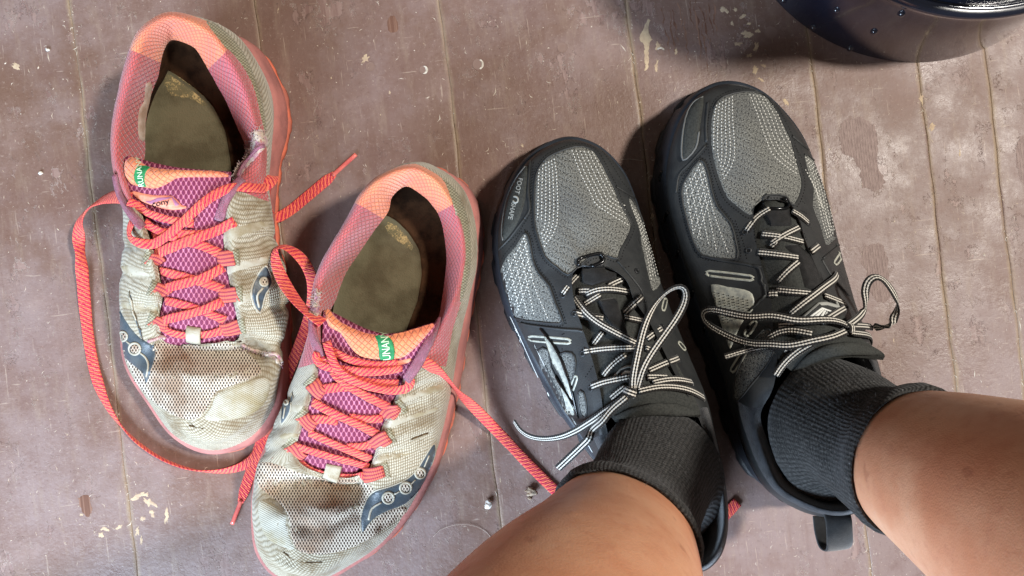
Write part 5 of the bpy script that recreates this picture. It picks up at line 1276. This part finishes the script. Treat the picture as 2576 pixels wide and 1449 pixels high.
PERSON = make_person()
def sock(leg, foot, front, tilt, lab, fuzz):
    """foot: rings (cx, cy, z mm, ax, ay, bx, by) in plan; then up the leg to a cuff cut `tilt` m higher at the front."""
    n = 40; rings = []
    for (cx, cy, zz, ax, ay, bx, by) in foot:
        rings.append(np.array([W(cx + ax * math.cos(t) + bx * math.sin(t), cy + ay * math.cos(t) + by * math.sin(t), zz) for t in np.linspace(0, 2 * math.pi, n, endpoint=False)]))
    sp = spline(np.array(leg), 10); al = np.concatenate([[0], np.cumsum(np.linalg.norm(np.diff(sp[:, :3], axis=0), axis=1))])
    s0 = al[30]; d = np.array(leg[4][:3]) - np.array(leg[2][:3]); d /= np.linalg.norm(d); c = np.array(leg[3][:3])
    fr = np.array([front[0], front[1], 0.0]); fr -= d * (fr @ d); fr /= np.linalg.norm(fr)
    def ring(ds, extra, ph, cap=None):
        out = []
        for q in rings[-1]:
            v = np.array(q) - c; v -= d * (v @ d); v /= np.linalg.norm(v)
            e = [np.interp(s0 + ds + tilt * ph * (v @ fr), al, sp[:, k]) for k in range(4)]
            rr = e[3] if cap is None else max(e[3], cap)
            out.append(np.array(e[:3]) + v * (rr + extra))
        return np.array(out)
    r3 = leg[3][3]
    top = [ring(-.022, .0022, 0.7, r3 - .0030), ring(-.009, .0034, 1.0, r3 - .001), ring(-.0018, .0026, 1.0), ring(0, .0013, 1.0), ring(-.003, -.0006, 1.0)]
    g = spline_rings(rings + top, 6)
    # rumples
    nr = -gridnormals(g, True)
    for j in range(g.shape[0]):
        for i in range(n):
            g[j, i] += nr[j, i] * (0.0009 * mnoise.fractal(Vector(g[j, i]) * 60, 0.8, 2.0, 3) + 0.0011 * mnoise.noise(Vector((g[j, i][0] * 18, g[j, i][1] * 18, g[j, i][2] * 110))))
    U = []
    L = np.concatenate([np.zeros((1, n)), np.cumsum(np.linalg.norm(np.diff(g, axis=0), axis=2), 0)], 0)
    gg = np.concatenate([g, g[:, :1]], 1); 
    for j in range(g.shape[0]):
        for i in range(n + 1): U.append((i / n, L[j, i % n]))
    o = build('sock', gg.reshape(-1, 3), gridfaces(gg.shape[0], n + 1, False), 'sock_knit', PERSON, uvs=U, label=lab)
    ss = Surf(); ss.add(g, True); ss.done()
    fray('sock_fuzz', ss, fuzz, o, 420, 9, 'sock_fuzz', 0.00007, seed=int(tilt * 1000), spread=130)
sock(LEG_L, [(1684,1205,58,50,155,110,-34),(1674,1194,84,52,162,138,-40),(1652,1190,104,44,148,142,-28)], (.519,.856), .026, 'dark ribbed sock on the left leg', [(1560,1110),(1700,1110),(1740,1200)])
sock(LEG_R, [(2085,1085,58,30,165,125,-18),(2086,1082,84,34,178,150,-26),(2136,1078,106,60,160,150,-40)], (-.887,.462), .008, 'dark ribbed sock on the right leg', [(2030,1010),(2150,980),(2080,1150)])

# ------------------------------------------------------------------ upturned black tub
def make_tub():
    c = W(2300, -311, 0)
    root = empty('plastic_tub', (c.x, c.y, 0)); tag(root, 'glossy black round plastic tub with small nubs at upper right', 'tub')
    R0 = 468 * K
    prof = [(R0 - .0006, 0.0), (R0, 0.0006), (R0 - .0003, .004), (R0 - .002, .02), (R0 - .0042, .05), (R0 - .0058, .0665), (R0 - .0048, .0695), (R0 - .0046, .0725), (R0 - .0065, .0745), (R0 - .0105, .0755), (R0 - .0125, .079), (R0 - .015, .13), (R0 - .018, .20), (R0 - .021, .208), (R0 - .030, .212), (R0 * 0.55, .214), (0.0005, .214)]
    n = 128; s = spline(np.array(prof), 4)
    V = []; F = []
    for (r, zz) in s:
        for i in range(n):
            a = 2 * math.pi * i / n; V.append((c.x + r * math.cos(a), c.y + r * math.sin(a), max(zz, 0.0002)))
    F = gridfaces(len(s), n, True)
    body = build('body', V, F, 'tub_plastic', root)
    bs = on_pad(body)
    me = None
    spots = cv(0, [(2102,26),(2266,35),(2200,80),(2050,70),(2142,122),(1990,8),(2320,110),(2430,62)])
    CRt = lambda x, y: (1533 + x * 0.4047, y * 0.4047)
    spots = [CRt(*p) for p in [(1410,62),(1815,85),(1645,195),(1265,170),(1495,300),(1080,0)]]
    for (x, y) in spots:
        p, nn = bs.hit(x, y)
        V = []; F = []
        e1 = nn.orthogonal().normalized(); e2 = nn.cross(e1)
        for k, (r, h) in enumerate(((.0024, -.0003), (.0022, .0008), (.0014, .0017), (.0004, .0020))):
            for i in range(10):
                a = 2 * math.pi * i / 10; V.append(p + e1 * (r * math.cos(a)) + e2 * (r * math.sin(a)) + nn * h)
        F = gridfaces(4, 10, True) + [tuple(30 + i for i in range(10))]
        build('nub', V, F, 'tub_plastic', root)
    return root
make_tub()

# ------------------------------------------------------------------ floor details: lost paint, nails, crumbs, hairs
def blob(cx, cy, rx, ry, ang=0.0, seed=0, n=14, rough=0.35):
    r = random.Random(seed); ca, sa = math.cos(math.radians(ang)), math.sin(math.radians(ang)); o = []
    for i in range(n):
        a = 2 * math.pi * i / n; k = 1 + r.uniform(-rough, rough); x, y = rx * k * math.cos(a), ry * k * math.sin(a)
        o.append((cx + x * ca - y * sa, cy + x * sa + y * ca))
    return o
def chip(poly, mat='old_coat', name='paint_chip', mm=0.12, jag=0.8, smooth=1):
    q = resample(spline([p[:2] for p in poly], 3, True), 5.0); big = max(np.ptp(q[:, 0]), np.ptp(q[:, 1]))
    amp = min(9.0, 0.10 * big)
    q = [(x + amp * mnoise.fractal(Vector((x * .045, y * .03, 3)), 0.7, 2.2, 4), y + amp * mnoise.fractal(Vector((x * .045, y * .03, 17)), 0.7, 2.2, 4)) for x, y in q]
    return patch(name, FS, q, mm, mat, FLOOR, edge=1.5, res=6, smooth=1, sink=0.06, jag=jag * 0.6)
chip([(1622,48),(1634,52),(1636,90),(1640,100),(1632,130),(1629,175),(1622,168),(1619,120),(1614,90),(1617,70)])
for i, (x, y, rx, ry, a) in enumerate([(1655,118,7,16,0),(1652,165,5,22,0),(1822,25,13,10,20),(1850,25,8,6,0),(1870,40,12,7,-30),(1880,85,18,9,-10),(1905,78,8,6,0),(1855,110,16,8,15),(1884,60,7,5,0),(1902,118,8,18,10),(1885,140,10,5,0),(1900,175,8,14,20),(1842,60,5,8,0),(1920,165,9,6,0),(1915,200,12,4,20),
        (920,148,9,16,40),(928,168,5,10,10),(980,232,3,6,0),(345,1250,26,9,-20),(265,1330,14,7,20),(300,1325,10,5,-30),(255,1345,9,10,0),(375,1265,20,9,30),(382,1290,12,8,60),(358,1305,9,7,0),(345,1335,6,14,10),(420,1300,6,24,-5),(355,1360,5,14,5),(205,1295,8,5,0),(365,1245,12,6,0),
        (1795,310,5,10,0),(2318,250,7,18,0),(2070,440,3,8,0),(1700,130,4,9,0),(1975,255,6,14,-40),(2345,320,9,12,30),(40,165,14,8,30),(1655,530,7,14,20),(1640,545,5,10,0),(2415,385,4,11,0)]):
    chip(blob(x, y, rx * 0.72, ry * 0.72, a, seed=i, rough=0.5), jag=1.6)
wm = 'ridged_paint'
for poly in ([(2118,300),(2160,296),(2190,306),(2206,330),(2210,380),(2214,420),(2222,470),(2195,482),(2172,470),(2160,420),(2140,395),(2120,380),(2112,340)],
             [(2170,630),(2215,615),(2232,640),(2238,690),(2240,740),(2205,760),(2180,700)],
             [(2560,360),(2590,330),(2620,360),(2620,470),(2580,470),(2562,420)],
             None,
             [(200,1250),(222,1245),(232,1275),(225,1300),(208,1292)]):
    if poly is None: wm = 'bare_wood'; continue
    chip(poly, wm, 'bare_patch', 0.10, 2.0)
for i in range(11):
    x0 = 1668 + i * 13 + random.uniform(-4, 4); y0 = random.uniform(-10, 60); L_ = random.uniform(70, 170); w_ = random.uniform(1.6, 3.6)
    chip([(x0, y0), (x0 + w_, y0 + 6), (x0 + w_ + L_ * 0.06, y0 + L_ * 0.5), (x0 + L_ * 0.12 + 1, y0 + L_), (x0 + L_ * 0.05, y0 + L_ * 0.5)], 'bare_wood', 'bare_grain', 0.10, 0.8)
chip([(974,48),(992,40),(1000,55),(1000,80),(985,82),(974,70)], 'bare_wood', 'bare_patch', 0.12, 0.8)
def nail(x, y, r, cres):
    """Sunk nail head: a shallow dished disc with a bright crescent of bare filler on one side."""
    p = W(x, y, 0); V = []; n = 20
    for (k, zz) in ((1.0, .00022), (0.86, .00012), (0.5, .00016), (0.02, .0002)):
        for i in range(n):
            a = 2 * math.pi * i / n; V.append((p.x + r * K * k * math.cos(a), p.y + r * K * k * math.sin(a), zz))
    o = build('nail_head', V, gridfaces(4, n, True), 'nail_hollow', FLOOR)
    if cres:
        a0, a1, th = cres; o_ = [(x + r * math.cos(a), y + r * math.sin(a)) for a in np.linspace(a0, a1, 10)]
        i_ = [(x - r * th * math.cos((a0 + a1) / 2) + r * math.cos(a), y - r * th * math.sin((a0 + a1) / 2) + r * math.sin(a) * 0.9) for a in np.linspace(a1 - 0.1, a0 + 0.1, 10)]
        patch('filler', FS, o_ + i_, 0.42, 'plaster_white', FLOOR, edge=1.0, res=4, smooth=1, sink=0.3)
nail(1066, 176, 11, (-1.2, 1.3, 0.55)); nail(1203, 162, 14, (-1.1, 1.2, 0.35)); nail(1415, 120, 13, None); nail(1938, 82, 16, None); nail(932, 168, 12, None); nail(1662, 128, 10, (-2.6, -0.4, 0.4))

def crumb(name, label, x, y, r, mat, seed, squash=0.7):
    bm = bmesh.new(); bmesh.ops.create_icosphere(bm, subdivisions=3, radius=1.0)
    p = W(x, y, 0); rr = random.Random(seed); o3 = Vector((rr.uniform(0, 50), rr.uniform(0, 50), 0))
    low = 9
    for v in bm.verts:
        k = 0.75 + 0.55 * mnoise.fractal(v.co * 1.3 + o3, 0.8, 2.0, 4)
        v.co = Vector((v.co.x * k * r[0], v.co.y * k * r[1], v.co.z * k * min(r) * squash)); low = min(low, v.co.z)
    V = [v.co + Vector((p.x, p.y, -low)) for v in bm.verts]; bm.verts.index_update()
    F = [tuple(v.index for v in f.verts) for f in bm.faces]; bm.free()
    root = build(name, [v - Vector((p.x, p.y, 0)) for v in V], F, mat); root.location = (p.x, p.y, 0)
    tag(root, label, 'crumb'); return root
crumb('crumb', 'small white crumb on the floor between pink and black shoes', 1229, 1268, (.0028, .0040), 'crumb_white', 3)
crumb('crumb', 'larger beige grit crumb on the floor beside the bare left shin', 1336, 1234, (.0046, .0032), 'crumb_tan', 5)
crumb('crumb', 'smaller beige grit crumb below the larger one by the shin', 1333, 1252, (.0020, .0016), 'crumb_tan', 9)
crumb('crumb', 'tiny pale grit crumb on the floor at left beside the coral lace', 103, 436, (.0018, .0014), 'crumb_white', 11)
crumb('crumb', 'tiny white crumb near the top left floor seam', 122, 126, (.0016, .0013), 'crumb_white', 12)
def hair(pts, label):
    q = spline(np.array([list(W(*p)) for p in pts]), 6); c = q[0]
    o = cord('hair_strand', q, .00013, 'hair', None, 5); tag(o, label, 'hair')
hair([(1090,1350,.4),(1110,1332,.8),(1150,1320,1.2),(1190,1322,.8),(1220,1336,.5),(1236,1354,.4)], 'fine curved pale hair on the floor below the white crumb')
hair([(1560,402,.4),(1580,400,.9),(1600,402,.9),(1618,404,.4)], 'fine pale hair on the floor between the two black shoe toes')
def specks(n=2600):
    rr = random.Random(21); V = []; F = []
    for k in range(n):
        x, y = rr.uniform(-60, 2640), rr.uniform(-60, 1510)
        if rr.random() < 0.30:
            s = rr.choice([175, 1575, 2022, 2290, 2290, 2462]); x = s + 0.118 * y + rr.gauss(0, 11)
        p = W(x, y, 0); slim = rr.random() < 0.5
        r = rr.uniform(.00012, .0004) * (1.8 if rr.random() < 0.06 else 1)
        a = (math.pi / 2 + 0.12 + rr.gauss(0, 0.6)) if rr.random() < 0.7 else rr.uniform(0, 6.28)
        el = rr.uniform(3, 11) if slim else rr.uniform(0.7, 2.2)
        if slim: r *= 0.6
        b = len(V); d = Vector((math.cos(a), math.sin(a), 0)); e = Vector((-d.y, d.x, 0)); bend = rr.uniform(-0.5, 0.5) * el * r
        V += [p + d * r * el + e * bend, p + e * r, p - d * r * el + e * bend, p - e * r, p + Vector((0, 0, r * 0.9))]
        F += [(b, b + 1, b + 4), (b + 1, b + 2, b + 4), (b + 2, b + 3, b + 4), (b + 3, b, b + 4)]
    o = build('floor_grit', V, F, 'dust_speck', None, smooth=False); tag(o, 'pale dust and grit scattered over the painted boards', 'grit', kind='stuff')
specks()
